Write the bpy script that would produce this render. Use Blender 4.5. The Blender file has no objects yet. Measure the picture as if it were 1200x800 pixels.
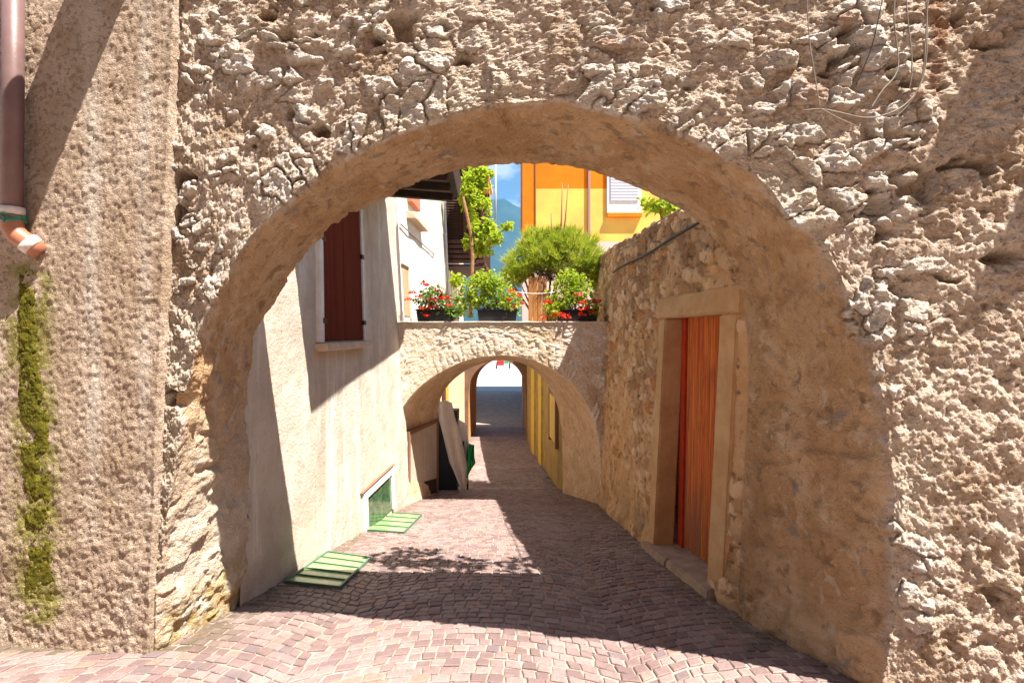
import bpy, math, random
import numpy as np

random.seed(7)
rng = np.random.default_rng(11)
S = bpy.context.scene
COL = S.collection
CZ = 1.65                      # eye height above the street at the arch
F = 580.0                      # focal length in photo pixels


def px(x, y, Y):
    """Photo pixel at a known distance Y -> world point."""
    return ((x - 610) * Y / F, Y, CZ + (388 - y) * Y / F)


def zg(Y):
    """Street height: falls at one in five to the bridge, then flattens to the lake."""
    Y = np.asarray(Y, dtype=float)
    z = np.where(Y < 10, -.2 * (Y - 2.45), -1.51 - .08 * (Y - 10))
    z = np.where(Y < 1.2, .25, z)
    return np.where(Y > 20, -2.31 + 0 * Y, z)


def zgf(Y):
    return float(zg(Y))


# ------------------------------------------------------------------ noise
def _h(ix, iy, iz, s):
    h = (ix.astype(np.int64) * 374761393 + iy.astype(np.int64) * 668265263 + iz.astype(np.int64) * 2147483647 + s * 1274126177) & 0xFFFFFFFF
    h = ((h ^ (h >> 13)) * 1274126177) & 0xFFFFFFFF
    h = ((h ^ (h >> 16)) * 2246822519) & 0xFFFFFFFF
    return ((h ^ (h >> 15)) & 0xFFFFFF) / float(0xFFFFFF)


def vnoise(P, s=0):
    i = np.floor(P).astype(np.int64)
    f = P - i
    f = f * f * (3 - 2 * f)
    r = 0
    for dx in (0, 1):
        for dy in (0, 1):
            for dz in (0, 1):
                w = (f[:, 0] if dx else 1 - f[:, 0]) * (f[:, 1] if dy else 1 - f[:, 1]) * (f[:, 2] if dz else 1 - f[:, 2])
                r = r + w * _h(i[:, 0] + dx, i[:, 1] + dy, i[:, 2] + dz, s)
    return r


def fbm(P, octv=4, s=0, g=.5):
    a, t, r = 1., 0., 0.
    for k in range(octv):
        r = r + a * (vnoise(P * (2.03 ** k) + 17.3 * k, s + k) - .5)
        t += a
        a *= g
    return r / t * 2


def worley(P, s=0):
    i = np.floor(P).astype(np.int64)
    f1 = np.full(len(P), 9.)
    f2 = np.full(len(P), 9.)
    cid = np.zeros(len(P))
    for dx in (-1, 0, 1):
        for dy in (-1, 0, 1):
            for dz in (-1, 0, 1):
                c = i + np.array([dx, dy, dz])
                q = np.stack([_h(c[:, 0], c[:, 1], c[:, 2], s + k) for k in (1, 2, 3)], 1) * .8 + .1
                d = np.sqrt((((c + q) - P) ** 2).sum(1))
                n = _h(c[:, 0], c[:, 1], c[:, 2], s + 9)
                nf = d < f1
                f2 = np.where(nf, f1, np.minimum(f2, d))
                cid = np.where(nf, n, cid)
                f1 = np.where(nf, d, f1)
    return f1, f2, cid


def sst(a, b, x):
    t = np.clip((x - a) / (b - a), 0, 1)
    return t * t * (3 - 2 * t)


# ------------------------------------------------------------------ objects
ROOT = {}


def tag(o, label=None, cat=None, group=None, kind=None):
    if label: o['label'] = label
    if cat: o['category'] = cat
    if group: o['group'] = group
    if kind: o['kind'] = kind
    return o


def thing(name, loc, label, cat, group=None):
    o = bpy.data.objects.new(name, None)
    o.empty_display_size = .1
    COL.objects.link(o)
    o.location = loc
    ROOT[o.name] = np.array(loc, float)
    return tag(o, label, cat, group)


def link(name, verts, faces, mat, parent=None, smooth=False, attrs=None):
    v = np.asarray(verts, float).reshape(-1, 3)
    org = ROOT.get(parent.name, np.zeros(3)) if parent is not None else np.zeros(3)
    me = bpy.data.meshes.new(name)
    me.from_pydata((v - org).tolist(), [], [list(f) for f in faces] if not isinstance(faces, np.ndarray) else faces.tolist())
    if mat: me.materials.append(mat)
    if smooth: me.polygons.foreach_set('use_smooth', [True] * len(me.polygons))
    for k, a in (attrs or {}).items():
        at = me.attributes.new(k, 'FLOAT', 'POINT')
        at.data.foreach_set('value', np.asarray(a, dtype=np.float32))
    me.update()
    o = bpy.data.objects.new(name, me)
    COL.objects.link(o)
    if parent is not None:
        o.parent = parent
        ROOT[o.name] = org
    return o


def copy_tree(o, parent=None):
    c = o.copy()
    COL.objects.link(c)
    c.parent = parent
    for ch in list(o.children): copy_tree(ch, c)
    return c


class MB:
    def __init__(s): s.v, s.f = [], []

    def quad(s, a, b, c, d):
        n = len(s.v); s.v += [a, b, c, d]; s.f.append((n, n + 1, n + 2, n + 3)); return s

    def hexa(s, p):            # 8 corners: bottom ring then top ring
        n = len(s.v); s.v += [tuple(q) for q in p]
        s.f += [tuple(n + k for k in q) for q in ((3, 2, 1, 0), (4, 5, 6, 7), (0, 1, 5, 4), (1, 2, 6, 5), (2, 3, 7, 6), (3, 0, 4, 7))]
        return s

    def box(s, x0, x1, y0, y1, z0, z1):
        return s.hexa([(x0, y0, z0), (x1, y0, z0), (x1, y1, z0), (x0, y1, z0), (x0, y0, z1), (x1, y0, z1), (x1, y1, z1), (x0, y1, z1)])

    def tube(s, pts, r, n=10, cap=True):
        P = np.array(pts, float)
        rr = np.full(len(P), r) if np.isscalar(r) else np.array(r, float)
        T = np.gradient(P, axis=0)
        T /= np.linalg.norm(T, axis=1)[:, None] + 1e-12
        u = np.cross(T[0], [.3, .9, .2]); u /= np.linalg.norm(u)
        b = len(s.v)
        for k in range(len(P)):
            u = u - T[k] * u.dot(T[k]); u /= np.linalg.norm(u)
            w = np.cross(T[k], u)
            for j in range(n):
                a = 2 * math.pi * j / n
                s.v.append(tuple(P[k] + rr[k] * (math.cos(a) * u + math.sin(a) * w)))
        for k in range(len(P) - 1):
            for j in range(n):
                j2 = (j + 1) % n
                s.f.append((b + k * n + j, b + k * n + j2, b + (k + 1) * n + j2, b + (k + 1) * n + j))
        if cap:
            s.f.append(tuple(b + j for j in range(n))[::-1])
            s.f.append(tuple(b + (len(P) - 1) * n + j for j in range(n)))
        return s

    def build(s, name, mat, parent=None, smooth=False, bevel=0):
        o = link(name, s.v, s.f, mat, parent, smooth)
        if bevel:
            m = o.modifiers.new('bevel', 'BEVEL'); m.width = bevel; m.segments = 2; m.limit_method = 'ANGLE'
        return o


def grid_faces(nu, nv, keep=None):
    i, j = np.meshgrid(np.arange(nu - 1), np.arange(nv - 1), indexing='ij')
    a = (i * nv + j).ravel()
    f = np.stack([a, a + nv, a + nv + 1, a + 1], 1)
    return f if keep is None else f[keep.ravel()]


# ------------------------------------------------------------------ materials
def mat(name, base, var=None, vscale=3., rough=.85, bump=.0, bscale=60., spec=.3, metal=0., stretch=(1, 1, 1), extra=None, transl=0., detail=6):
    m = bpy.data.materials.new(name); m.use_nodes = True
    N, L = m.node_tree.nodes, m.node_tree.links
    b = N['Principled BSDF']
    b.inputs['Roughness'].default_value = rough
    b.inputs['Specular IOR Level'].default_value = spec
    b.inputs['Metallic'].default_value = metal
    tc = N.new('ShaderNodeTexCoord'); mp = N.new('ShaderNodeMapping'); mp.inputs['Scale'].default_value = stretch
    L.new(tc.outputs['Object'], mp.inputs[0])

    def noise(sc, det=detail, vec=None, dist=0.):
        n = N.new('ShaderNodeTexNoise'); n.inputs['Scale'].default_value = sc; n.inputs['Detail'].default_value = det
        n.inputs['Roughness'].default_value = .6; n.inputs['Distortion'].default_value = dist
        L.new(vec or mp.outputs[0], n.inputs['Vector']); return n.outputs['Fac']

    def ramp(fac, lo, hi):
        r = N.new('ShaderNodeMapRange'); r.inputs['From Min'].default_value = lo; r.inputs['From Max'].default_value = hi
        r.interpolation_type = 'SMOOTHSTEP'
        L.new(fac, r.inputs['Value']); return r.outputs['Result']

    def mix(fac, a, c, mode='MIX'):
        x = N.new('ShaderNodeMix'); x.data_type = 'RGBA'; x.blend_type = mode
        for s_, v in ((0, fac), (6, a), (7, c)):
            if isinstance(v, (int, float)): x.inputs[s_].default_value = v
            elif isinstance(v, tuple): x.inputs[s_].default_value = (*v, 1)
            else: L.new(v, x.inputs[s_])
        return x.outputs[2]

    def attr(nm):
        a = N.new('ShaderNodeAttribute'); a.attribute_name = nm; return a.outputs['Fac']

    def mth(op, a, c):
        x = N.new('ShaderNodeMath'); x.operation = op
        for s_, v in ((0, a), (1, c)):
            if isinstance(v, (int, float)): x.inputs[s_].default_value = v
            else: L.new(v, x.inputs[s_])
        return x.outputs[0]
    col = None
    if var: col = mix(ramp(noise(vscale), .35, .65), base, var)
    m['h'] = 0
    api = dict(N=N, L=L, b=b, noise=noise, ramp=ramp, mix=mix, attr=attr, mth=mth, tc=tc, mp=mp)
    if extra: col = extra(api, col)
    if col is None: b.inputs['Base Color'].default_value = (*base, 1)
    else: L.new(col, b.inputs['Base Color'])
    if bump:
        bp = N.new('ShaderNodeBump'); bp.inputs['Strength'].default_value = bump; bp.inputs['Distance'].default_value = .03
        h = mth('ADD', noise(bscale, 6), mth('MULTIPLY', noise(bscale * .3, 6), 1.3))
        L.new(h, bp.inputs['Height']); L.new(bp.outputs[0], b.inputs['Normal'])
    if transl:
        t = N.new('ShaderNodeBsdfTranslucent')
        if col is None: t.inputs[0].default_value = (*base, 1)
        else: L.new(col, t.inputs[0])
        ms = N.new('ShaderNodeMixShader'); ms.inputs[0].default_value = transl
        L.new(b.outputs[0], ms.inputs[1]); L.new(t.outputs[0], ms.inputs[2])
        L.new(ms.outputs[0], N['Material Output'].inputs[0])
    return m


def x_rubble(A, col):
    """Mortar, stones and soffit plaster told apart by attributes of the mesh."""
    n, r, mx, at = A['noise'], A['ramp'], A['mix'], A['attr']
    mortar = mx(r(n(5.), .35, .65), (.61, .45, .325), (.77, .62, .49))
    mortar = mx(A['mth']('MULTIPLY', r(n(2.3), .5, .66), .7), mortar, (.42, .28, .165))
    mortar = mx(A['mth']('MULTIPLY', r(n(41., 5), .56, .63), .6), mortar, (.19, .12, .07))
    mortar = mx(A['mth']('MULTIPLY', r(n(34., 5), .52, .62), .5), mortar, (.84, .75, .66))
    t = at('tint')
    stone = mx(r(t, .2, .75), (.56, .44, .34), (.82, .73, .63))
    stone = mx(A['mth']('MULTIPLY', r(t, .965, .97), .8), stone, (.44, .24, .16))
    stone = mx(A['mth']('MULTIPLY', r(n(6.), .5, .62), .75), stone, (.84, .79, .72))
    stone = mx(A['mth']('MULTIPLY', r(n(22.), .5, .62), .55), stone, (.40, .40, .43))
    stone = mx(A['mth']('MULTIPLY', r(n(9.), .55, .7), .6), stone, (.53, .42, .29))
    c = mx(A['mth']('MULTIPLY', at('stone'), .85), mortar, stone)
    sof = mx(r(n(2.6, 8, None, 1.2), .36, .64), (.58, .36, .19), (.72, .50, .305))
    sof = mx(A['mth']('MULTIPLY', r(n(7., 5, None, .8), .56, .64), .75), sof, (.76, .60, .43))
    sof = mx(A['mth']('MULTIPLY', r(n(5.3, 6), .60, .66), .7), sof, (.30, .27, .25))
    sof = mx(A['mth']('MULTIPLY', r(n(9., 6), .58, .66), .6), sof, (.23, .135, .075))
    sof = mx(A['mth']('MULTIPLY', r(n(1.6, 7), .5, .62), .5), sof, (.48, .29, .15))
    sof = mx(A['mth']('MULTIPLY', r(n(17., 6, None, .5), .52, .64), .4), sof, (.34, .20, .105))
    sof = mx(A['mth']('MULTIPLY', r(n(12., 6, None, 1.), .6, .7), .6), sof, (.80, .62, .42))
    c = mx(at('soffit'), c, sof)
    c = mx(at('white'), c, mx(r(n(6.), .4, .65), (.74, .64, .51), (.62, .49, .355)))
    c = mx(A['mth']('MULTIPLY', at('ochre'), r(n(8.), .35, .6)), c, (.50, .35, .15))
    c = mx(A['mth']('MULTIPLY', at('rust'), r(n(14.), .4, .55)), c, (.28, .09, .02))
    c = mx(A['mth']('MULTIPLY', r(n(3.1, 8), .58, .72), .35), c, (.30, .20, .12))
    return c


M_RUB = mat('rubble_masonry', (.5, .4, .3), bump=1., bscale=95, rough=.92, spec=.12, extra=x_rubble)


def x_roughcast(A, col):
    n, r, mx, at = A['noise'], A['ramp'], A['mix'], A['attr']
    c = mx(r(n(3.2), .38, .62), (.54, .40, .29), (.68, .53, .41))
    c = mx(A['mth']('MULTIPLY', r(n(38., 4), .5, .6), .55), c, (.24, .16, .10))
    c = mx(A['mth']('MULTIPLY', r(n(1.3, 7), .48, .6), .45), c, (.42, .29, .18))
    c = mx(A['mth']('MULTIPLY', at('drip'), .55), c, (.80, .72, .62))
    c = mx(at('damp'), c, mx(r(n(7.), .4, .6), (.30, .21, .135), (.44, .32, .20)))
    c = mx(A['mth']('MULTIPLY', at('moss'), .9), c, mx(r(n(25.), .4, .6), (.22, .20, .035), (.36, .31, .10)))
    return c


M_ROUGH = mat('roughcast_render', (.5, .4, .3), bump=.9, bscale=125, rough=.95, spec=.08, extra=x_roughcast)
M_MOSS = mat('moss', (.23, .195, .025), (.12, .115, .015), 30, rough=1, bump=1., bscale=150, spec=.05)


def x_plaster(A, col):
    n, r, mx = A['noise'], A['ramp'], A['mix']
    c = mx(r(n(2.2, 7, None, .6), .35, .65), (.49, .405, .325), (.60, .51, .415))
    vm = A['N'].new('ShaderNodeMapping'); vm.inputs['Scale'].default_value = (1, 1, .09)
    A['L'].new(A['tc'].outputs['Object'], vm.inputs[0])
    c = mx(A['mth']('MULTIPLY', r(n(5.5, 4, vm.outputs[0]), .54, .66), .7), c, (.70, .64, .57))
    c = mx(A['mth']('MULTIPLY', r(n(4.1, 5, vm.outputs[0], .3), .56, .70), .6), c, (.42, .33, .25))
    c = mx(A['mth']('MULTIPLY', r(n(13., 6), .57, .68), .5), c, (.44, .34, .25))
    c = mx(A['mth']('MULTIPLY', A['attr']('splash'), .55), c, (.40, .33, .26))
    cr = A['ramp'](A['noise'](1.9, 9, None, 2.5), .495, .5); cr2 = A['ramp'](A['noise'](1.9, 9, None, 2.5), .505, .5)
    c = mx(A['mth']('MULTIPLY', A['mth']('MULTIPLY', cr, cr2), .5), c, (.34, .26, .2))
    return c


M_PLAS = mat('pale_plaster', (.6, .5, .4), bump=.35, bscale=40, rough=.9, spec=.12, extra=x_plaster)
M_WHITE = mat('limewash', (.70, .64, .57), (.62, .55, .47), 3., bump=.3, bscale=30, rough=.9, spec=.12)
M_PIER = mat('bare_pier_plaster', (.55, .47, .39), (.65, .58, .51), 6., bump=.5, bscale=30, rough=.92, spec=.1)


def x_alley(A, col):
    n, r, mx, at = A['noise'], A['ramp'], A['mix'], A['attr']
    mortar = mx(r(n(4.), .35, .65), (.54, .325, .165), (.66, .44, .25))
    t = at('tint')
    stone = mx(r(t, .15, .8), (.34, .20, .105), (.72, .51, .32))
    stone = mx(r(t, .9, .92), stone, (.50, .24, .11))
    c = mx(at('stone'), mortar, stone)
    c = mx(A['mth']('MULTIPLY', r(n(1.7, 7), .5, .66), .5), c, (.58, .33, .13))
    c = mx(A['mth']('MULTIPLY', r(n(11., 6), .55, .66), .75), c, (.15, .09, .05))
    c = mx(A['mth']('MULTIPLY', r(n(6., 6), .62, .70), .5), c, (.54, .42, .29))
    c = mx(A['mth']('MULTIPLY', at('damp'), .6), c, (.22, .15, .09))
    return c


M_ALLEY = mat('alley_stonework', (.4, .3, .2), bump=.6, bscale=55, rough=.93, spec=.1, extra=x_alley)
M_LINTEL = mat('dressed_stone', (.48, .29, .14), (.56, .37, .20), 5., bump=.35, bscale=60, rough=.85, spec=.2)
M_STEP = mat('worn_step_stone', (.44, .32, .22), (.32, .24, .18), 7., bump=.5, bscale=35, rough=.8, spec=.25)


def x_door(A, col):
    n, r, mx, at = A['noise'], A['ramp'], A['mix'], A['attr']
    vm = A['N'].new('ShaderNodeMapping'); vm.inputs['Scale'].default_value = (1, 1, .05)
    A['L'].new(A['tc'].outputs['Object'], vm.inputs[0])
    c = mx(r(n(26., 5, vm.outputs[0]), .35, .68), (.62, .11, .008), (.80, .27, .022))
    c = mx(A['mth']('MULTIPLY', r(n(60., 4, vm.outputs[0]), .5, .64), .6), c, (.18, .035, .006))
    c = mx(A['mth']('MULTIPLY', at('tint'), .55), c, (.30, .045, .006))
    g = A['mth']('MULTIPLY', at('wear'), r(n(17., 5, vm.outputs[0]), .30, .62))
    return mx(A['mth']('MULTIPLY', g, .6), c, (.20, .13, .08))


M_DOOR = mat('varnished_planks', (.4, .12, .03), rough=.5, spec=.4, bump=.2, bscale=80, extra=x_door)
M_DOOREDGE = mat('red_stile_paint', (.52, .045, .012), (.40, .03, .01), 8, rough=.5, spec=.4)
M_SHUT = mat('oxblood_shutter_wood', (.11, .016, .008), (.16, .026, .012), 9, rough=.75, spec=.06, stretch=(1, 1, .1), bump=.15, bscale=50)
M_TRIM = mat('white_paint', (.76, .75, .74), (.66, .64, .62), 8, rough=.6)
M_SILL = mat('terracotta_sill', (.52, .37, .27), (.60, .46, .36), 8, rough=.8, bump=.3, bscale=50)
M_WOODD = mat('dark_eave_wood', (.035, .02, .013), (.06, .034, .02), 6, rough=.8, stretch=(1, .15, 1), bump=.3)
M_TILE = mat('roof_tile', (.35, .14, .07), (.25, .1, .06), 6, rough=.85, bump=.4)
M_IRON = mat('dark_iron', (.03, .028, .027), rough=.5, metal=.6)
M_MAUVE = mat('mauve_pipe_paint', (.15, .082, .075), (.19, .115, .105), 5, rough=.45, spec=.35, bump=.05)
M_TERRA = mat('terracotta_plastic', (.40, .16, .085), (.33, .13, .075), 10, rough=.45, spec=.4)
M_RAG = mat('pale_rag', (.70, .62, .57), (.55, .45, .40), 20, rough=.95)
M_WIREG = mat('green_wire', (.05, .25, .17), rough=.5)
M_CABLE = mat('grey_cable', (.30, .25, .19), (.20, .16, .12), 12, rough=.7)
M_BLACK = mat('black_plastic', (.018, .018, .02), rough=.5)
M_MORTAR = mat('sandy_joint', (.43, .345, .28), (.33, .255, .205), 4, rough=.95, bump=.4, bscale=80)


def x_cobble(A, col):
    n, r, mx, at = A['noise'], A['ramp'], A['mix'], A['attr']
    t = at('tint')
    c = mx(r(t, .1, .75), (.20, .132, .122), (.31, .222, .20))
    c = mx(A['mth']('MULTIPLY', r(t, .885, .90), .5), c, (.37, .18, .115))
    c = mx(r(t, .95, .96), c, (.19, .14, .14))
    c = mx(A['mth']('MULTIPLY', r(n(35., 5), .45, .65), .4), c, (.16, .11, .10))
    c = mx(A['mth']('MULTIPLY', r(n(1.1, 6), .5, .7), .35), c, (.42, .34, .31))
    c = mx(A['mth']('MULTIPLY', at('dirt'), r(n(9., 6), .3, .6)), c, (.13, .10, .065))
    c = mx(A['mth']('MULTIPLY', r(n(.8, 8), .54, .66), .45), c, (.14, .10, .09))
    return c


M_COB = mat('porphyry_setts', (.3, .2, .17), rough=.55, spec=.35, bump=.35, bscale=90, extra=x_cobble)
M_GLASSG = mat('green_pavement_glass', (.15, .34, .15), (.42, .52, .20), 5, rough=.15, spec=.5)
M_GBAR = mat('green_painted_bar', (.09, .17, .11), rough=.5)
M_DKGLASS = mat('dark_window_glass', (.03, .07, .045), (.09, .16, .06), 9, rough=.08, spec=.6)
M_ORANGE = mat('orange_render', (.70, .20, .008), (.58, .16, .01), .9, rough=.9, spec=.1)
M_YELL = mat('yellow_render', (.84, .52, .11), (.72, .42, .10), .9, rough=.9, spec=.1)
M_PINK = mat('pink_base_render', (.62, .47, .42), rough=.9)
M_BLIND = mat('lavender_blind', (.50, .50, .58), rough=.6)
M_OCHRE = mat('ochre_wall_plaster', (.40, .27, .09), (.30, .20, .09), 3, rough=.92, bump=.5, bscale=20, spec=.1)
M_YPAINT = mat('yellow_shutter_paint', (.62, .42, .05), (.50, .34, .06), 6, rough=.6)
M_CREAM = mat('cream_plaster', (.66, .55, .38), (.60, .46, .28), 2, rough=.9, bump=.2, bscale=20)
M_OJAMB = mat('orange_jamb_plaster', (.55, .29, .10), (.48, .25, .09), 2, rough=.9)
M_PANEL = mat('beige_door_paint', (.50, .42, .34), (.44, .36, .29), 5, rough=.6)
M_CANVAS = mat('beige_canvas', (.76, .70, .63), (.68, .62, .55), 6, rough=.9)
M_GREEN = mat('green_cloth', (.02, .36, .11), rough=.8)
M_CLOTHW = mat('white_cloth', (.74, .74, .72), rough=.9)
M_BROWN = mat('balcony_brown_wood', (.055, .022, .013), (.085, .035, .02), 8, rough=.6, stretch=(1, 1, .15))
M_POST = mat('orange_brown_wood', (.45, .20, .06), (.30, .12, .04), 9, rough=.75, stretch=(1, 1, .08), bump=.3)
M_BARK = mat('vine_bark', (.33, .17, .07), (.20, .11, .05), 14, rough=.9, bump=.5)
M_STICK = mat('dry_stick', (.22, .12, .07), rough=.9)
M_LEAFV = mat('vine_leaf', (.50, .58, .035), (.28, .40, .025), 9, rough=.5, transl=.5)
M_LEAFB = mat('bright_shrub_leaf', (.46, .53, .04), (.25, .37, .025), 10, rough=.5, transl=.5)
M_LEAFG = mat('geranium_leaf', (.16, .27, .025), (.09, .17, .02), 12, rough=.55, transl=.45)
M_NEEDLE = mat('pine_needle', (.30, .40, .03), (.46, .50, .045), 5, rough=.55, transl=.4)
M_DRYN = mat('dead_needle', (.16, .085, .03), (.10, .05, .02), 6, rough=.8, transl=.2)
M_RED = mat('red_petal', (.62, .02, .012), (.70, .06, .02), 30, rough=.5, transl=.3)
M_PINKP = mat('pink_petal', (.62, .10, .10), (.55, .05, .05), 30, rough=.5, transl=.3)
M_FOREST = mat('wooded_slope', (.025, .05, .04), (.05, .075, .06), .006, rough=1, spec=0)
M_LAKE = mat('lake_water', (.02, .07, .11), rough=.12, spec=.5)
M_BRICKY = mat('bridge_masonry', (.5, .4, .3), bump=.6, bscale=45, rough=.93, spec=.1, extra=x_rubble)
M_REDC = mat('red_cloth', (.55, .03, .03), rough=.8)


# ------------------------------------------------------------------ ground
ys = np.concatenate([[-60, -10, 1.19], np.linspace(1.21, 20, 60), [20.02, 60, 130]])
xs = np.array([-150, -20, -4, -2, 0, 2, 4, 20, 150.])
V = [(x, y, zgf(y) - .0085) for y in ys for x in xs]
link('ground', V, grid_faces(len(ys), len(xs)), M_MORTAR)['kind'] = 'structure'
lk = MB().quad((-9000, 129, -3.2), (9000, 129, -3.2), (9000, 9000, -3.2), (-9000, 9000, -3.2)).build('lake_water', M_LAKE)
lk['kind'] = 'structure'
pl = MB().quad((-20, 33, -2.316), (20, 33, -2.316), (20, 129, -2.316), (-20, 129, -2.316)).build('plaza_paving', mat('plaza_stone', (.44, .41, .40), (.38, .35, .34), 2, rough=.8))
pl['kind'] = 'structure'


def setts():
    """Porphyry setts laid in segmental arcs, each one a chamfered stone; a single sheet of paving."""
    v, f, t, ed_ = [], [], [], []
    W, H, p = 1.62, .27, .078

    def cur(x):
        q = ((x + .28) / W + .5) % 1.0 - .5
        return H * (1 - (2 * q) ** 2)
    r0, r1 = int(.7 / p), int(21 / p)
    for r in range(r0, r1):
        Yc = r * p
        wd = .079 if Yc < 9 else .10
        x = -3.6 + random.random() * wd
        jr = random.uniform(-.006, .006)
        while x < 2.4:
            w = wd * random.uniform(.78, 1.25)
            g = .005 if Yc < 8 else .004
            a, b = x + g, x + w - g
            q = []
            for (xx, k) in ((a, 0), (b, 0), (b, 1), (a, 1)):
                yy = Yc + k * p + cur(xx) + (g if k == 0 else -g) + random.uniform(-.006, .006) + jr
                q.append((xx + random.uniform(-.006, .006), yy))
            x += w
            ym = q[0][1]
            if ym < .9 or ym > 20.5: continue
            if ym > 8.5 and (a > 1.2 or a < -2.3): continue
            if ym > 3.6 and (a > 1.6 or a < -2.2): continue
            h = random.uniform(-.003, .003)
            n = len(v)
            cx = sum(c[0] for c in q) / 4; cy = sum(c[1] for c in q) / 4
            tl = random.uniform(-.05, .05)
            for (X, Y) in q: v.append((X, Y, zgf(Y) - .010))
            for (X, Y) in q: v.append((X, Y, zgf(Y) - .004 + h))
            for (X, Y) in q:
                X2, Y2 = cx + (X - cx) * .86, cy + (Y - cy) * .86
                v.append((X2, Y2, zgf(Y2) - .0 + h + tl * (X2 - cx)))
            t += [random.random()] * 12
            dw = min(cx + 1.80, np.interp(cy, [3, 7.7, 10], [1.36, 1.24, .74]) - cx) if cy > 2.6 else .5
            ed_ += [max(0., 1 - max(dw, 0) / .28)] * 12
            for k in range(4):
                k2 = (k + 1) % 4
                f.append((n + k, n + k2, n + 4 + k2, n + 4 + k)); f.append((n + 4 + k, n + 4 + k2, n + 8 + k2, n + 8 + k))
            f.append((n + 8, n + 9, n + 10, n + 11))
    o = link('street_paving', v, f, M_COB, attrs={'tint': t, 'dirt': ed_})
    o['kind'] = 'structure'


setts()


# ------------------------------------------------------------------ the near arch
def resample(pts, n):
    P = np.array(pts, float)
    for _ in range(2):          # Chaikin rounding
        Q = [P[0]]
        for a, b in zip(P[:-1], P[1:]): Q += [a * .75 + b * .25, a * .25 + b * .75]
        Q.append(P[-1]); P = np.array(Q)
    d = np.concatenate([[0], np.cumsum(np.linalg.norm(np.diff(P, axis=0), axis=1))])
    s = np.linspace(0, d[-1], n)
    return np.stack([np.interp(s, d, P[:, k]) for k in range(P.shape[1])], 1), d[-1]


def yf(X): return 2.36 - .12 * X                 # the street front stands slightly askew to the alley


front_px = [(176, 800), (180, 770), (186, 700), (196, 600), (212, 500), (231, 405), (254, 340), (298, 272), (350, 222), (400, 187), (450, 162),
            (520, 137), (580, 125), (640, 119), (700, 123), (760, 139), (820, 166), (870, 196), (920, 240), (960, 290), (994, 350), (1018, 410),
            (1036, 470), (1046, 540), (1046, 620), (1054, 700), (1040, 760), (1034, 830)]
rear_px = [(286, 740), (287, 700), (290, 600), (290, 500), (292, 420), (300, 384), (319, 360), (349, 312), (377, 273), (424, 239), (479, 216), (535, 200),
           (580, 193), (620, 190), (660, 193), (705, 203), (750, 222), (795, 243), (822, 262), (848, 292), (866, 330), (875, 380), (878, 450),
           (872, 550), (868, 650), (864, 760)]


def arch_points(pxl, n, yfun):
    P = []
    for x, y in pxl:
        Y = yfun(x); P.append(px(x, y, Y))
    return resample(P, n)


def build_arch(name, mt, A, B, boundary, nface, nsof, top, rear_top, front_disp, label, cat, amp_sof, parent=None):
    n = len(A)
    # radial progress outward over the face: dense near the edge
    w = np.linspace(0, 1, nface) ** 1.15
    face = A[None] * (1 - w[1:, None, None]) + boundary[None] * w[1:, None, None]
    sv = np.linspace(1, 0, nsof)
    sof = A[None] * (1 - sv[:, None, None]) + B[None] * sv[:, None, None]
    G = np.concatenate([sof, face], 0)                    # (nsof+nface-1, n, 3)
    nr = G.shape[0]
    P = G.reshape(-1, 3)
    return G, P, nr, n


NA = 1150
FA, alen = arch_points(front_px, NA, lambda x: 2.36 / (1 + .12 * (x - 610) / F))
RB, _ = arch_points(rear_px, NA, lambda x: 3.2 / (1 + .07 * (x - 610) / F))


def XL(z):
    return -1.933 + .044 * z


TOP = 3.46
bl = [(XL(z) - .05, yf(XL(z)) + .03, z) for z in np.linspace(-.25, 2.6, 8)] + [(XL(2.9) - .03, yf(-1.8) + .02, 2.95), (XL(3.4) - .02, yf(-1.8) + .01, TOP)]
bt = [(x, yf(x), TOP) for x in np.linspace(-1.2, 2.2, 8)]
br = [(3.0, yf(3.0), TOP), (3.1, yf(3.1), 2.6)] + [(3.1, yf(3.1), z) for z in np.linspace(2.0, -.25, 6)]


def poly_at(pts, s):
    P = np.array(pts, float)
    d = np.concatenate([[0], np.cumsum(np.linalg.norm(np.diff(P, axis=0), axis=1))]); d /= d[-1]
    return np.stack([np.interp(s, d, P[:, k]) for k in range(3)], 1)


u = np.linspace(0, 1, NA)
cu = [.0, .36, .64, 1.0]
BO = np.zeros((NA, 3))
k1 = u <= cu[1]; k2 = (u > cu[1]) & (u <= cu[2]); k3 = u > cu[2]
BO[k1] = poly_at(bl, u[k1] / cu[1])
BO[k2] = poly_at([bl[-1]] + bt, (u[k2] - cu[1]) / (cu[2] - cu[1]))
BO[k3] = poly_at([bt[-1]] + br, (u[k3] - cu[2]) / (1 - cu[2]))

nface, nsof = 270, 90
G, P, nr, n = build_arch('a', None, FA, RB, BO, nface, nsof, TOP, 3.0, None, '', '', 0)
s_arc = np.tile(u * alen, nr)
isface = np.repeat(np.concatenate([np.zeros(nsof), np.ones(nface - 1)]), n)
radial = np.linalg.norm(P - np.tile(FA, (nr, 1)), axis=1)
dep = np.where(isface > 0, 0, np.maximum(0, P[:, 1] - np.tile(FA[:, 1], nr)))
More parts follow.
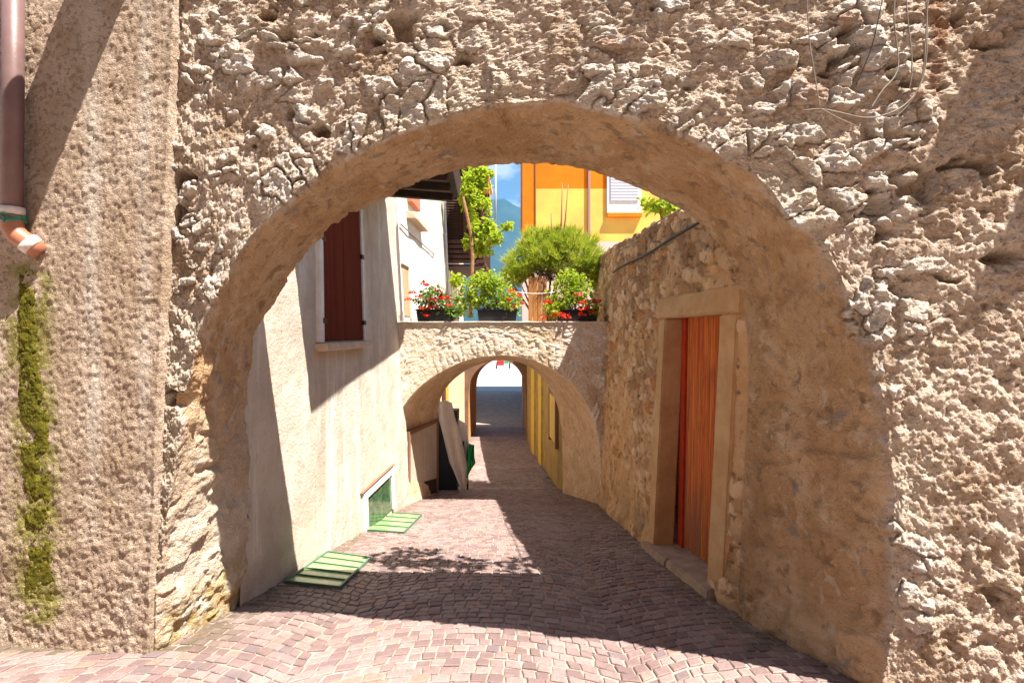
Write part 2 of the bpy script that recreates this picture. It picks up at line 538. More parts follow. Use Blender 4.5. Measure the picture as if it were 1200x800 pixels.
# normals: face -> -Y ; soffit -> across the curve
Tn = np.gradient(FA, axis=0); Tn /= np.linalg.norm(Tn, axis=1)[:, None]
Nin = np.cross(Tn, np.array([0, 1., 0]))                 # should point into the opening
cen = np.array([.1, 2.4, 1.0])
sgn = np.sign(((cen - FA) * Nin).sum(1))
Nin = Nin * sgn[:, None]
Ns = np.tile(Nin, (nr, 1))
Nf = np.tile(np.array([0, -1., 0]), (nr * n, 1))
eb = np.where(isface > 0, .5 + .5 * sst(0, .07, radial), .5 - .5 * sst(0, .07, dep))[:, None]
D = Nf * eb + Ns * (1 - eb)
D /= np.linalg.norm(D, axis=1)[:, None]
# masonry in the plane of the face
def wv(P, f, s0, o=3): return np.stack([fbm(P * f, o, s0), fbm(P * f + 40, o, s0 + 1), fbm(P * f + 80, o, s0 + 2)], 1)


w2 = wv(P, 3.1, 5)
w3 = wv(P, 9, 15, 4)
wf = P + .075 * w2 + .045 * w3
zer = 0 * s_arc + .5
a1, a2, aid = worley(np.stack([wf[:, 0] / .15, zer, wf[:, 2] / .085], 1), 3)
b1, b2, bid = worley(np.stack([wf[:, 0] / .07, zer, wf[:, 2] / .048], 1), 4)
wrp = .10 * w2[:, 0] + .06 * w3[:, 0]
v1, v2, vid = worley(np.stack([(s_arc + wrp) / .085, zer, (radial + dep + .09 * w2[:, 2] + .05 * w3[:, 1]) / .20 + .2], 1), 8)
vou = (1 - sst(.13, .24, radial + .09 * w2[:, 1])) * sst(1.2, 1.8, P[:, 2] + .3 * w2[:, 0])
big_st = sst(-.05, .12, fbm(P * 2.3, 3, 34))
ed = np.where(vou > .5, v2 - v1, np.where(big_st > .5, a2 - a1, (b2 - b1) * .7))
cid = np.where(vou > .5, vid, np.where(big_st > .5, aid, bid))
dome = np.where(vou > .5, v1, np.where(big_st > .5, a1, b1))
cover = sst(-.12, .22, fbm(P * 2.1, 5, 31) + .7 * (cid - .5) + .16 * vou - .06 - .25 * (1 - sst(.9, 1.7, P[:, 2])) * (P[:, 0] > .5))   # where stones show through the mortar
right_rc = sst(1.68, 2.05, P[:, 0] + .35 * fbm(P * 2.2, 3, 52) + .05 * (P[:, 2]))   # roughcast part on the far right
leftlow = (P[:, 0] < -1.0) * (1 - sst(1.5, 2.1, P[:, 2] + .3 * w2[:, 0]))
cover = cover * (1 - .85 * right_rc) * (1 - .8 * leftlow)
edge = sst(.01, .13, ed)
stone = edge * cover
fine = fbm(P * 24, 5, 61, .65)
rid = 1 - np.abs(fbm(P * 9, 5, 63, .6)) * 2
gr = np.abs(fbm(P * 46, 3, 66, .6))
lump = fbm(P * 5.2, 5, 71, .6)
tilt = (_h((cid * 9999).astype(int), 0 * s_arc.astype(int), 0 * s_arc.astype(int), 5) - .5) * dome
amp = np.where(big_st > .5, .017, .011) + .026 * (cid - .5)
dF = stone * (amp * (1 - .25 * dome ** 2) + .016 * (rid - .5) + .018 * tilt) + .022 * lump * (1 - .6 * right_rc) + .015 * fine + .012 * gr + .010 * fbm(P * 12, 5, 64, .7) - .012
gap = (1 - sst(0, .10, ed)) * sst(.0, .3, fbm(P * 3.3, 3, 36) + .1)
dF -= .014 * gap * cover
pit = sst(.30, .46, fbm((P + .04 * w3) * np.array([3.4, 0, 5.0]) + 3.3, 4, 91, .6)) * (1 - .8 * vou)
dF -= .085 * pit
dF += .022 * fbm(P * np.array([2.6, 1, 3.0]), 3, 97) * sst(1.2, 2.2, P[:, 2])
dF += right_rc * (.016 * fbm(P * 22, 5, 99, .75) + .014 * fbm(P * 9, 4, 101, .6) - .018 * sst(.2, .45, fbm(P * 13, 3, 103)))
s1, s2, sid = worley(np.stack([s_arc / .26, P[:, 1] / .30, 0 * s_arc + .5], 1) + .25 * w2, 14)
so_stone = sst(.03, .2, s2 - s1) * sst(.05, .3, fbm(P * 2.1, 3, 33) + .25 * (sid - .5))
dS = .020 * lump + .011 * fine + .024 * so_stone - .016 * sst(.2, .4, fbm(P * 9, 4, 49)) + .014 * fbm(P * 2.4, 3, 44) - .004 * gr
low = 1 - sst(.3, 1.4, P[:, 2] + .15 * w2[:, 1])
leftj = (P[:, 0] < 0) * low
dS += leftj * (.024 * fbm(P * np.array([7, 7, 10]), 3, 47) + .018 * sst(.12, .3, fbm(P * np.array([5, 5, 9]), 3, 48)))
ef = np.where(isface > 0, 1., (1 - sst(.0, .10, dep + .07 * w2[:, 0])))
d = dF * ef + dS * (1 - ef)
# keep the seam with the rear and with the outer boundary tight
d = d * np.where(isface > 0, 1, sst(0, .06, 0.9 - dep) * 1.0)
d = d * np.where((isface > 0) & (P[:, 0] < -1.6), np.clip((P[:, 0] - (XL(P[:, 2]) - .05)) / .06, 0, 1) * .8 + .2, 1)
# ragged edge
tear = (1 - sst(0, .10, np.where(isface > 0, radial, dep)))
P2 = P + D * d[:, None] - Ns * (tear * .020 * (fbm(np.stack([s_arc * 6, 0 * s_arc, dep * 3], 1), 3, 77) + .3))[:, None]
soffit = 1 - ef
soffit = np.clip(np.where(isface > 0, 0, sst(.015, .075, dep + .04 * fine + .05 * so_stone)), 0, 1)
white = soffit * leftj * 1.0  # lower left jamb and face: whitewash plus sunlight put into the colour
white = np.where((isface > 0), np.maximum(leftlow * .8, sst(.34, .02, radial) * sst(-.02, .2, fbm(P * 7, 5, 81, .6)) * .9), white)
ochre = (P[:, 0] < -1.2) * (1 - sst(.12, .42, P[:, 2] + .1 * w2[:, 0] + .1))
rust = sst(.0, .3, np.exp(-((P[:, 0] - 1.80) / .07) ** 2) * sst(2.3, 3.0, P[:, 2]) + .4 * fbm(P * 6, 4, 55) - .38) * sst(1.6, 1.75, P[:, 0]) * isface * .7
F1 = grid_faces(nr, n)
# rear face, top and ends as coarse strips
base = len(P2)
rearB = RB + (BO - FA) * np.array([1, 0, 1])
rearB[:, 1] = RB[:, 1]
rearB[:, 2] = np.where(rearB[:, 2] > 2.9, 2.9, rearB[:, 2])
rearB[:, 2] = np.where(k2, 2.9, rearB[:, 2])
extra = np.concatenate([rearB], 0)
P3 = np.concatenate([P2, extra], 0)
i = np.arange(n - 1)
F2 = np.stack([i, base + i, base + i + 1, i + 1], 1)                         # rear face
oi = (nr - 1) * n + i
F3 = np.stack([oi, oi + 1, base + i + 1, base + i], 1)                      # top and ends
padn = np.zeros(len(extra))
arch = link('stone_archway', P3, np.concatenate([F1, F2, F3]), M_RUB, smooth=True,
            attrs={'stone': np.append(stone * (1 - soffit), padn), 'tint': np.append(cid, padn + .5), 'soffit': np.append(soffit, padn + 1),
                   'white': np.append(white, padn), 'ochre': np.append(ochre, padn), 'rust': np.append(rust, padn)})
tag(arch, 'big rough rubble stone arch framing the alley, sunlit ragged edge and brown plastered soffit', 'archway')

# ------------------------------------------------------------------ left roughcast house front
fx = thing('roughcast_house', (-2.6, 2.5, .0), 'roughcast brown house front at far left with a mossy streak and the downpipe', 'house')
nx, nz = 190, 420
tx, tz = np.meshgrid(np.linspace(0, 1, nx), np.linspace(-.35, 3.6, nz), indexing='ij')
X = -3.5 + tx * (XL(tz) + .004 + 3.5)
Yw = yf(X) - .022
Pf = np.stack([X.ravel(), Yw.ravel(), tz.ravel()], 1)
df = .009 * fbm(Pf * 44, 4, 3, .8) + .010 * fbm(Pf * 4, 3, 8) + .016 * fbm(Pf * 1.3, 2, 9) + .006 * np.abs(fbm(Pf * 46, 2, 10))
df -= .006 * sst(.25, .5, fbm(Pf * 24, 5, 12, .7)) * sst(-.2, .3, fbm(Pf * 2.5, 3, 88))
lowr = 1 - sst(.2, 1.5, Pf[:, 2])
df += lowr * (.012 * fbm(Pf * 14, 5, 13, .75) - .007 * sst(.1, .4, fbm(Pf * 8, 4, 14)))
rdg = np.exp(-((Pf[:, 0] - XL(Pf[:, 2])) / .02) ** 2)
df += .004 * rdg
Pf[:, 1] -= df
drip = np.clip(np.exp(-((Pf[:, 0] + 2.24 + .05 * fbm(Pf * np.array([0, 0, 1.2]), 3, 18)) / .05) ** 2) * 1.1 + .8 * np.exp(-((Pf[:, 0] + 1.95) / .035) ** 2), 0, 1)
drip = drip * (.35 + .65 * sst(-.4, .3, fbm(Pf * np.array([14, 1, 3]), 5, 19))) * sst(.3, 1.2, Pf[:, 2])
damp = lowr * sst(-.2, .3, fbm(Pf * 2.2, 4, 20)) * .7
mcx = -2.625 + .02 * np.sin(Pf[:, 2] * 3) + .035 * (1.98 - Pf[:, 2]) / 1.7
mossy = np.exp(-((Pf[:, 0] - mcx + .03 * fbm(Pf * 5, 3, 77)) / .115) ** 2) * sst(-.35, .12, fbm(Pf * 12, 5, 78, .65)) * sst(2.05, 1.95, Pf[:, 2]) * sst(0.02, .2, Pf[:, 2])
side = Pf.reshape(nx, nz, 3)[-1].copy(); side[:, 1] += .12
Pa = np.concatenate([Pf, side]); k = len(Pf); b0 = (nx - 1) * nz; j = np.arange(nz - 1)
Fs = np.stack([b0 + j, k + j, k + j + 1, b0 + j + 1], 1)
zz = np.zeros(nz)
link('wall', Pa, np.concatenate([grid_faces(nx, nz), Fs]), M_ROUGH, fx, True, {'moss': np.append(np.clip(mossy * 2.2, 0, 1), zz), 'drip': np.append(drip, zz), 'damp': np.append(damp, zz)})
MB().box(-2.24, -1.97, 1.75, 2.70, 3.62, 3.84).build('eave_beam', M_WOODD, fx)
# moss streak under the pipe end
nx, nz = 40, 300
tx, tz = np.meshgrid(np.linspace(-1, 1, nx), np.linspace(.22, 1.98, nz), indexing='ij')
X = -2.625 + (.02 * np.sin(tz * 3) + .035 * (1.98 - tz) / 1.7) + tx * (.060 + .035 * sst(1.9, 1.0, tz))
Pm = np.stack([X.ravel(), 0 * X.ravel(), tz.ravel()], 1)
Pm[:, 0] += .05 * fbm(Pm * 7, 4, 4, .65) * np.abs(tx.ravel())
hump = (1 - np.abs(tx.ravel()) ** 4) * .016 - .009 + .007 * np.abs(fbm(Pm * 60, 3, 2)) + .010 * fbm(Pm * 17, 5, 6, .7)
hump -= .035 * sst(-.05, .3, fbm(Pm * 11, 5, 7, .65)) * (.25 + np.abs(tx.ravel()))
hump *= 1 - .9 * (1 - sst(.2, .5, Pm[:, 2]))
Pm[:, 1] = yf(Pm[:, 0]) - .022 - hump
mo = link('moss', Pm, grid_faces(nx, nz), M_MOSS, None, True)
tag(mo, 'green moss streak running down the roughcast wall below the downpipe', 'moss', kind='stuff')

dp = thing('downpipe', (-2.665, 2.6, 2.3), 'mauve painted downpipe ending in an orange elbow on the left wall', 'drainpipe')
pxx, pyy = -2.665, 2.60
MB().tube([(pxx - .0, pyy, 3.7), (pxx, pyy, 2.9), (pxx - .006, pyy, 2.27)], .044, 20).build('pipe', M_MAUVE, dp, True)
e0 = np.array((pxx - .006, pyy, 2.24))
MB().tube([e0 + (0, 0, .03), e0, e0 + (.004, 0, -.05), e0 + (.03, .0, -.09), e0 + (.075, .02, -.13), e0 + (.11, .05, -.17)], .047, 18).build('elbow', M_TERRA, dp, True)
MB().tube([e0 + (0, 0, .06), e0 + (0, 0, .02)], .052, 18).build('collar', M_RAG, dp, True)
MB().tube([e0 + (.062, .012, -.118), e0 + (.088, .03, -.145)], .053, 18).build('rag_band', M_RAG, dp, True)
w = MB()
for kk in range(3):
    zc = .012 - .012 * kk
    w.tube([e0 + (.054 * math.cos(a), .054 * math.sin(a), zc + .006 * math.sin(3 * a + kk)) for a in np.linspace(0, 6.28, 22)], .004, 5)
w.tube([e0 + (.02, -.06, 0), e0 + (.035, -.075, -.03), e0 + (.05, -.06, -.01), e0 + (.03, -.07, -.035)], .004, 5)
w.build('wire_tie', M_WIREG, dp, True)


# ------------------------------------------------------------------ left alley house
def lx(Y, Z):
    """Left alley wall: battered more and more towards the bridge."""
    t = np.clip((Y - 3.3) / 4.4, 0, 1)
    return (-1.86 + .10 * t) - (.0 + .05 * t) * (Z - zg(Y))


ah = thing('plastered_house', (-1.9, 5.4, -.8), 'pale plastered house on the left of the alley with oxblood shutters and dark eave', 'house')
ny, nz = 150, 130
ty, tz = np.meshgrid(np.linspace(3.28, 7.85, ny), np.linspace(0, 1, nz), indexing='ij')
Z = (zg(ty) - .1) + tz * (3.75 - zg(ty) + .1)
Xw = lx(ty, Z)
Pw = np.stack([Xw.ravel(), ty.ravel(), Z.ravel()], 1)
Pw[:, 0] += .016 * fbm(Pw * 1.6, 3, 3) + .006 * fbm(Pw * 7, 4, 5) + .003 * fbm(Pw * 25, 3, 6)
hh = Pw[:, 2] - zg(Pw[:, 1])
splash = (1 - sst(.03, .45, hh + .12 * fbm(Pw * 5, 4, 8))) * sst(-.3, .3, fbm(Pw * 9, 4, 9))
link('wall', Pw, grid_faces(ny, nz), M_PLAS, ah, True, {'splash': splash})


def on_left(x, y, off=0.):
    """Point of the left wall seen at a photo pixel."""
    Y = 5.
    for _ in range(30):
        Z = CZ + (388 - y) * Y / F
        Y = float(lx(Y, Z)) * F / (x - 610)
    return np.array((float(lx(Y, Z)) + off, Y, Z))


# window: vertical rectangle on the wall
zt = 3.12
w0 = float(on_left(374, 400)[1]); w1 = float(on_left(424, 395)[1])


def lbox(mb, y0, y1, z0, z1, o0, o1):
    p = []
    for z in (z0, z1):
        for (y, o) in ((y0, o0), (y0, o1), (y1, o1), (y1, o0)):
            p.append((float(lx(y, z)) + o, y, z))
    return mb.hexa(p)


zs = float(on_left(400, 400)[2])
fr = MB()
t = .05
lbox(fr, w0 - t, w0 + .02, zs, zt, -.02, .045); lbox(fr, w1 - .02, w1 + t * .7, zs, zt, -.02, .040); lbox(fr, w0 + .02, w1 - .02, zt - .03, zt + t, -.02, .042)
wfr = fr.build('window_frame', M_TRIM, ah, bevel=.004)
ymid = w0 + (w1 - w0) * .5
for a, b in ((w0 + .022, ymid - .004), (ymid + .004, w1 - .022)):
    m = MB()
    npl = 3
    for q in range(npl):
        lbox(m, a + (b - a) * q / npl + .002, a + (b - a) * (q + 1) / npl - .002, zs + .012, zt - .035, -.01, .022)
    lbox(m, a + .01, b - .01, zs + .01, zt - .04, -.015, .014)
    sh = m.build('shutter', M_SHUT, ah, bevel=.002)
    hy = a if a < ymid - .1 else b
    for hz in (zs + .18, zs + .95): lbox(MB(), hy - .035, hy + .05, hz, hz + .05, .022, .05).build('hinge', M_IRON, sh)
s_ = MB(); lbox(s_, w0 - .10, w1 + .10, zs - .075, zs - .004, -.03, .12); s_.build('sill', M_SILL, ah, bevel=.012)

# eave: dark boarded underside with rafters and tiles
ev = MB()
E = [(-2.4, 3.70, 3.72), (-.72, 3.70, 3.60), (-.95, 7.1, 3.60), (-2.4, 7.1, 3.72)]
ev.hexa(E + [(x, y, z + .05) for x, y, z in E])
eo = ev.build('eave', M_WOODD, ah)
rf = MB()
for q in range(8):
    y = 3.78 + q * .46; xe = -.74 - .23 * (y - 3.7) / 3.4
    rf.hexa([(-2.4, y, 3.61), (xe, y, 3.50), (xe, y + .09, 3.50), (-2.4, y + .09, 3.61), (-2.4, y, 3.718), (xe, y, 3.598), (xe, y + .09, 3.598), (-2.4, y + .09, 3.718)])
rf.build('rafters', M_WOODD, eo)
tl = MB()
for q in range(17):
    y = 3.68 + q * .205; xe = -.68 - .23 * (y - 3.7) / 3.4
    tl.tube([(-2.4, y + .1, 3.83), (-1.6, y + .1, 3.77), (xe, y + .1, 3.69)], .095, 8)
tl.build('roof', M_TILE, ah, True)

gt = MB()
gt.hexa([(-.74, 3.66, 3.57), (-.66, 3.66, 3.57), (-.89, 7.14, 3.57), (-.97, 7.14, 3.57), (-.74, 3.66, 3.80), (-.62, 3.66, 3.80), (-.85, 7.14, 3.80), (-.97, 7.14, 3.80)])
gt.build('gutter', M_WOODD, eo)
# basement window
bw = [on_left(428, 621), on_left(459, 594), on_left(457, 556), on_left(426, 584)]
by0, by1 = bw[0][1], bw[1][1]
bz = [(by0, bw[0][2], bw[3][2]), (by1, bw[1][2], bw[2][2])]


def lpoly(mb, pts, o0, o1):
    a = [(float(lx(y, z)) + o0, y, z) for y, z in pts]; b = [(float(lx(y, z)) + o1, y, z) for y, z in pts]
    return mb.hexa(a + b)


y0, zb0, zt0 = bz[0]; y1, zb1, zt1 = bz[1]
fm = MB()
t = .06
lpoly(fm, [(y0 - t, zb0 - .02), (y0 + .02, zb0 - .02), (y0 + .02, zt0), (y0 - t, zt0)], -.02, .04)
lpoly(fm, [(y1 - .02, zb1 - .02), (y1 + t, zb1 - .02), (y1 + t, zt1 + .01), (y1 - .02, zt1 + .01)], -.02, .04)
lpoly(fm, [(y0 - t, zt0 + .001), (y1 + t, zt1 + .012), (y1 + t, zt1 + .07), (y0 - t, zt0 + .06)], -.02, .045)
bf = fm.build('basement_window', M_TRIM, ah, bevel=.004)
gp = MB(); lpoly(gp, [(y0 + .018, zb0 - .02), (y1 - .018, zb1 - .02), (y1 - .018, zt1), (y0 + .018, zt0)], -.01, .014); gp.build('pane', M_DKGLASS, bf)
ln = MB(); lpoly(ln, [(y0 - .15, zt0 + .09), (y1 + .12, zt1 + .10), (y1 + .12, zt1 + .112), (y0 - .15, zt0 + .102)], -.02, .035); ln.build('drip_ledge', M_STICK, bf)


def grate(pxs, label, nb):
    c = []
    for x, y in pxs:
        k = (y - 388) / F
        Y = (CZ - .49) / (k - .2)
        c.append(np.array(((x - 610) * Y / F, Y, zgf(Y))))
    root = thing('pavement_light', tuple(c[0]), label, 'pavement light', 'green glass pavement lights')
    up = np.array((0, 0, .012))
    MB().hexa([p - (0, 0, .01) for p in c] + [p + up for p in c]).build('glass_panel', M_GLASSG, root)
    b = MB()

    def bar(p, q, wd=.018):
        dd = q - p; nn = np.array((-dd[1], dd[0], 0)); nn = nn / np.linalg.norm(nn) * wd / 2
        lo, hi = np.array((0, 0, .0)), np.array((0, 0, .024))
        b.hexa([p - nn + lo, q - nn + lo, q + nn + lo, p + nn + lo, p - nn + hi, q - nn + hi, q + nn + hi, p + nn + hi])
    for k in range(nb + 1):
        t = k / nb
        bar(c[0] + (c[3] - c[0]) * t, c[1] + (c[2] - c[1]) * t, .009)
    b.build('bars', M_GBAR, root)
    f2 = MB(); b = f2
    bar(c[0], c[3], .016); bar(c[1], c[2], .016)
    f2.build('frame', M_GBAR, root)


grate([(334, 683), (398, 690), (434, 655), (384, 648)], 'larger pale green pavement light set in the setts beside the arch shadow', 5)
grate([(429, 622), (473, 625), (494, 604), (449, 601)], 'smaller green pavement light directly below the basement window', 4)


# ------------------------------------------------------------------ right alley wall
def rx(Y, Z):
    b = np.interp(Y, [2.9, 3.05, 3.2, 3.5, 4.7, 7.7, 9.3], [1.62, 1.50, 1.40, 1.35, 1.30, 1.23, 1.19])
    return b + .05 * (Z - zg(Y))


def rtop(Y):
    return np.interp(Y, [2.9, 4.2, 4.9, 8.0, 9.4], [2.66, 2.68, 2.80, 2.97, 3.0])


DY0, DY1, DT = 3.545, 4.76, 1.775
rw = thing('stone_alley_wall', (1.5, 5.5, -.6), 'shaded brown rubble wall along the right of the alley with the plank door', 'wall')
ny, nz = 330, 200
ty, tz = np.meshgrid(np.linspace(2.95, 9.2, ny), np.linspace(0, 1, nz), indexing='ij')
Z = (zg(ty) - .1) + tz * (rtop(ty) - zg(ty) + .1)
Pr = np.stack([rx(ty, Z).ravel(), ty.ravel(), Z.ravel()], 1)
w2 = np.stack([fbm(Pr * 3, 3, 5), fbm(Pr * 3 + 40, 3, 6), fbm(Pr * 3 + 80, 3, 7)], 1)
wf = Pr + .085 * w2 + .05 * np.stack([fbm(Pr * 10, 3, 55), fbm(Pr * 10 + 40, 3, 56), fbm(Pr * 10 + 80, 3, 57)], 1)
f1, f2, cid = worley(np.stack([0 * wf[:, 0] + .5, wf[:, 1] / .20, wf[:, 2] / .105], 1), 21)
cover = sst(-.15, .25, fbm(Pr * 1.9, 5, 22) + .4 * (cid - .5) + .30 * (Pr[:, 2] - .9) + .06)
st = sst(.01, .12, f2 - f1) * cover
dr = st * (.018 + .024 * (cid - .5)) - .024 * cover * (1 - sst(0, .1, f2 - f1)) + .020 * fbm(Pr * 4.5, 5, 23, .6) + .013 * fbm(Pr * 18, 5, 24, .7) + .02 * fbm(Pr * 1.2, 2, 25) + .005 * np.abs(fbm(Pr * 44, 2, 29))
dr -= .022 * sst(.62, .8, vnoise(Pr * 9, 26)) * (1 - st)
dd = np.maximum(np.maximum(DY0 - .2 - Pr[:, 1], Pr[:, 1] - DY1 - .2), Pr[:, 2] - DT - .25)
dr *= (sst(-.1, .12, dd) * .9 + .1) * (sst(3.0, 3.3, Pr[:, 1]) * .7 + .3)
foot = 1 - sst(.02, .25, Pr[:, 2] - zg(Pr[:, 1]))
dr += .035 * foot * (1 + fbm(Pr * 6, 3, 27))
topw = sst(.93, 1.0, tz.ravel())
Pr[:, 0] -= dr
Pr[:, 2] += topw * .05 * fbm(Pr * 5, 3, 28)
damp = np.clip((1 - sst(.1, .55, Pr[:, 2] - zg(Pr[:, 1]))) * sst(-.3, .3, fbm(Pr * 3, 3, 30)), 0, 1)
yc = (ty[:-1, :-1] + ty[1:, 1:]) / 2; zc = (Z[:-1, :-1] + Z[1:, 1:]) / 2
keep = ~((yc > DY0 - .02) & (yc < DY1 + .02) & (zc < DT + .02))
# the wall's thickness: top and outer face
topi = Pr.reshape(ny, nz, 3)[:, -1].copy(); out_t = topi.copy(); out_t[:, 0] = 1.95; out_t[:, 2] += .03
out_b = out_t.copy(); out_b[:, 2] = -1.6
Pa = np.concatenate([Pr, out_t, out_b]); k = len(Pr); i = np.arange(ny - 1)
Ft = np.stack([i * nz + nz - 1, (i + 1) * nz + nz - 1, k + i + 1, k + i], 1); Fo = np.stack([k + i, k + i + 1, k + ny + i + 1, k + ny + i], 1)
zz = np.zeros(2 * ny)
link('wall', Pa, np.concatenate([grid_faces(ny, nz, keep), Ft, Fo]), M_ALLEY, rw, True,
     {'stone': np.append(st, zz), 'tint': np.append(cid, zz + .4), 'damp': np.append(damp, zz)})


def rbox(mb, y0, y1, z0, z1, o0, o1):
    """Block on the right wall, from o0 to o1 metres out from its face; z may follow the street."""
    p = []
    for zf in (z0, z1):
        for (y, o) in ((y0, o0), (y0, o1), (y1, o1), (y1, o0)):
            z = zf(y) if callable(zf) else zf
            p.append((float(rx(y, z)) - o, y, z))
    return mb.hexa(p)


def rough_block(mb, name, mt, parent, cuts=14, amp=.006, sc=12):
    """Subdivide a block and roughen it a little so that edges are not ruler straight."""
    o = mb.build(name, mt, parent)
    import bmesh
    bm = bmesh.new(); bm.from_mesh(o.data)
    bmesh.ops.bevel(bm, geom=list(bm.edges), offset=.012, segments=2, affect='EDGES')
    bmesh.ops.subdivide_edges(bm, edges=[e for e in bm.edges if e.calc_length() > .1], cuts=cuts, use_grid_fill=True)
    co = np.array([v.co[:] for v in bm.verts])
    dn = np.stack([fbm(co * sc + 50 * k_, 3, 90 + k_) for k_ in range(3)], 1) * amp
    for v, q in zip(bm.verts, co + dn): v.co = q
    bm.to_mesh(o.data); bm.free()
    return o


grd = lambda dz: (lambda y: zgf(y) + dz)
rough_block(rbox(MB(), 3.33, DY0, grd(-.05), DT - .002, -.17, .022), 'jamb', M_LINTEL, rw)
rough_block(rbox(MB(), DY1, DY1 + .19, grd(-.05), DT - .002, -.17, .022), 'jamb', M_LINTEL, rw)
rough_block(rbox(MB(), 3.28, DY1 + .26, DT, DT + .20, -.17, .034), 'lintel', M_LINTEL, rw)
thr = rough_block(rbox(MB(), 3.40, 4.22, grd(-.10), grd(.065), -.30, .085), 'threshold', M_STEP, rw, amp=.012)
rough_block(rbox(MB(), 4.225, DY1 + .20, grd(-.10), grd(.060), -.30, .095), 'threshold', M_STEP, rw, amp=.012)
# the door leaf: narrow reeded boards, greyed at the foot
dv, dfc, wear, dtn = [], [], [], []
nb = 22
for q in range(nb):
    a = DY0 - .02 + (DY1 - .10 - DY0) * q / nb; b = DY0 - .02 + (DY1 - .10 - DY0) * (q + 1) / nb
    prof = [(a + .002, -.04), (a + .010, 0), ((a + b) / 2, .008), (b - .010, 0), (b - .002, -.04)]
    n0 = len(dv); zst = np.linspace(0, 1, 14)
    for (y, o) in prof:
        zb = zgf(y) + .07
        for s in zst:
            z = zb + (DT - zb) * s
            dv.append((1.535 - o + .03 * (z + .3) * .6, y, z)); dtn.append((q * .618) % 1); wear.append(float(1 - sst(.10, .36, s + .05 * math.sin(q * 2.3))))
    for c in range(4):
        for r in range(13):
            dfc.append((n0 + c * 14 + r, n0 + c * 14 + r + 1, n0 + (c + 1) * 14 + r + 1, n0 + (c + 1) * 14 + r))
door = link('door', dv, dfc, M_DOOR, rw, False, {'wear': wear, 'tint': dtn})
e = MB()
e.hexa([(1.51, DY1 - .115, zgf(DY1) + .06), (1.56, DY1 - .115, zgf(DY1) + .06), (1.56, DY1 + .0, zgf(DY1) + .06), (1.51, DY1 + .0, zgf(DY1) + .06),
        (1.55, DY1 - .115, DT), (1.60, DY1 - .115, DT), (1.60, DY1, DT), (1.55, DY1, DT)])
e.build('stile', M_DOOREDGE, door)
MB().box(1.62, 1.66, DY0 - .2, DY1 + .3, -.8, 2.0).build('backing', M_SHUT, door)
MB().tube([(1.50, 3.72, .72), (1.47, 3.72, .72), (1.46, 3.72, .78), (1.47, 3.72, .84), (1.50, 3.72, .84)], .008, 8).build('handle', M_IRON, door, True)

hs = MB()
hs.tube([(float(rx(y, 2.5)) - .045 - .01 * math.sin(y * 3), y, 2.51 + .012 * math.sin(y * 2.1)) for y in np.linspace(3.2, 7.3, 20)], .012, 8)
tag(hs.build('water_hose', M_BLACK, None, True), 'black hose running along the upper right alley wall above the door', 'hose')
cb = MB()
cb.tube([(float(rx(y, 2.7)) - .06, y, 2.74 + .02 * math.sin(y * 4)) for y in np.linspace(3.4, 7.2, 18)], .007, 6)
tag(cb.build('thin_cable', M_CABLE, None, True), 'thin grey cable strung just under the top of the right alley wall', 'cable')


# ------------------------------------------------------------------ bridge arch with flower parapet
YB = 7.7
bf_px = [(479, 600), (476, 580), (468, 545), (463, 512), (463, 494), (474, 472), (494, 450), (520, 433), (547, 421), (575, 416), (600, 416), (627, 422), (652, 434),
         (676, 454), (692, 479), (701, 506), (705, 540), (705, 612)]
br_px = [(513, 590), (513, 560), (513, 500), (513, 480), (516, 466), (524, 452), (537, 440), (552, 430), (572, 423), (592, 421), (612, 425), (628, 434), (642, 450),
         (652, 470), (657, 492), (659, 520), (659, 590)]
NB = 420
FA2, al2 = arch_points(bf_px, NB, lambda x: YB)
RB2, _ = arch_points(br_px, NB, lambda x: 9.2)
u2 = np.linspace(0, 1, NB)
PT = 1.775
bl2 = [(-2.0, YB, z) for z in np.linspace(-1.3, PT, 6)]; bt2 = [(x, YB, PT) for x in np.linspace(-1.6, 1.2, 6)]; br2 = [(1.5, YB, PT)] + [(1.5, YB, z) for z in (1, 0, -1.3)]
BO2 = np.zeros((NB, 3)); c1, c2 = .30, .70
k1 = u2 <= c1; k2_ = (u2 > c1) & (u2 <= c2); k3 = u2 > c2
BO2[k1] = poly_at(bl2, u2[k1] / c1); BO2[k2_] = poly_at([bl2[-1]] + bt2, (u2[k2_] - c1) / (c2 - c1)); BO2[k3] = poly_at([bt2[-1]] + br2, (u2[k3] - c2) / (1 - c2))
nf2, ns2 = 100, 50
G, P, nr, n = build_arch('b', None, FA2, RB2, BO2, nf2, ns2, 0, 0, None, '', '', 0)
s_arc = np.tile(u2 * al2, nr)
isface = np.repeat(np.concatenate([np.zeros(ns2), np.ones(nf2 - 1)]), n)
radial = np.linalg.norm(P - np.tile(FA2, (nr, 1)), axis=1); dep = np.where(isface > 0, 0, P[:, 1] - YB)
Tn = np.gradient(FA2, axis=0); Tn /= np.linalg.norm(Tn, axis=1)[:, None]
Nin = np.cross(Tn, np.array([0, 1., 0])); Nin *= np.sign(((np.array([-.2, YB, 0]) - FA2) * Nin).sum(1))[:, None]
Ns = np.tile(Nin, (nr, 1))
eb = np.where(isface > 0, .5 + .5 * sst(0, .05, radial), .5 - .5 * sst(0, .05, dep))[:, None]
D = np.array([0, -1., 0]) * eb + Ns * (1 - eb)
w2 = np.stack([fbm(P * 4, 3, 5), fbm(P * 4 + 40, 3, 6), fbm(P * 4 + 80, 3, 7)], 1)
v1, v2, vid = worley(np.stack([(s_arc + .03 * w2[:, 0]) / .085, 0 * s_arc + .5, (radial + .04 * w2[:, 1]) / .34 + .1], 1), 8)
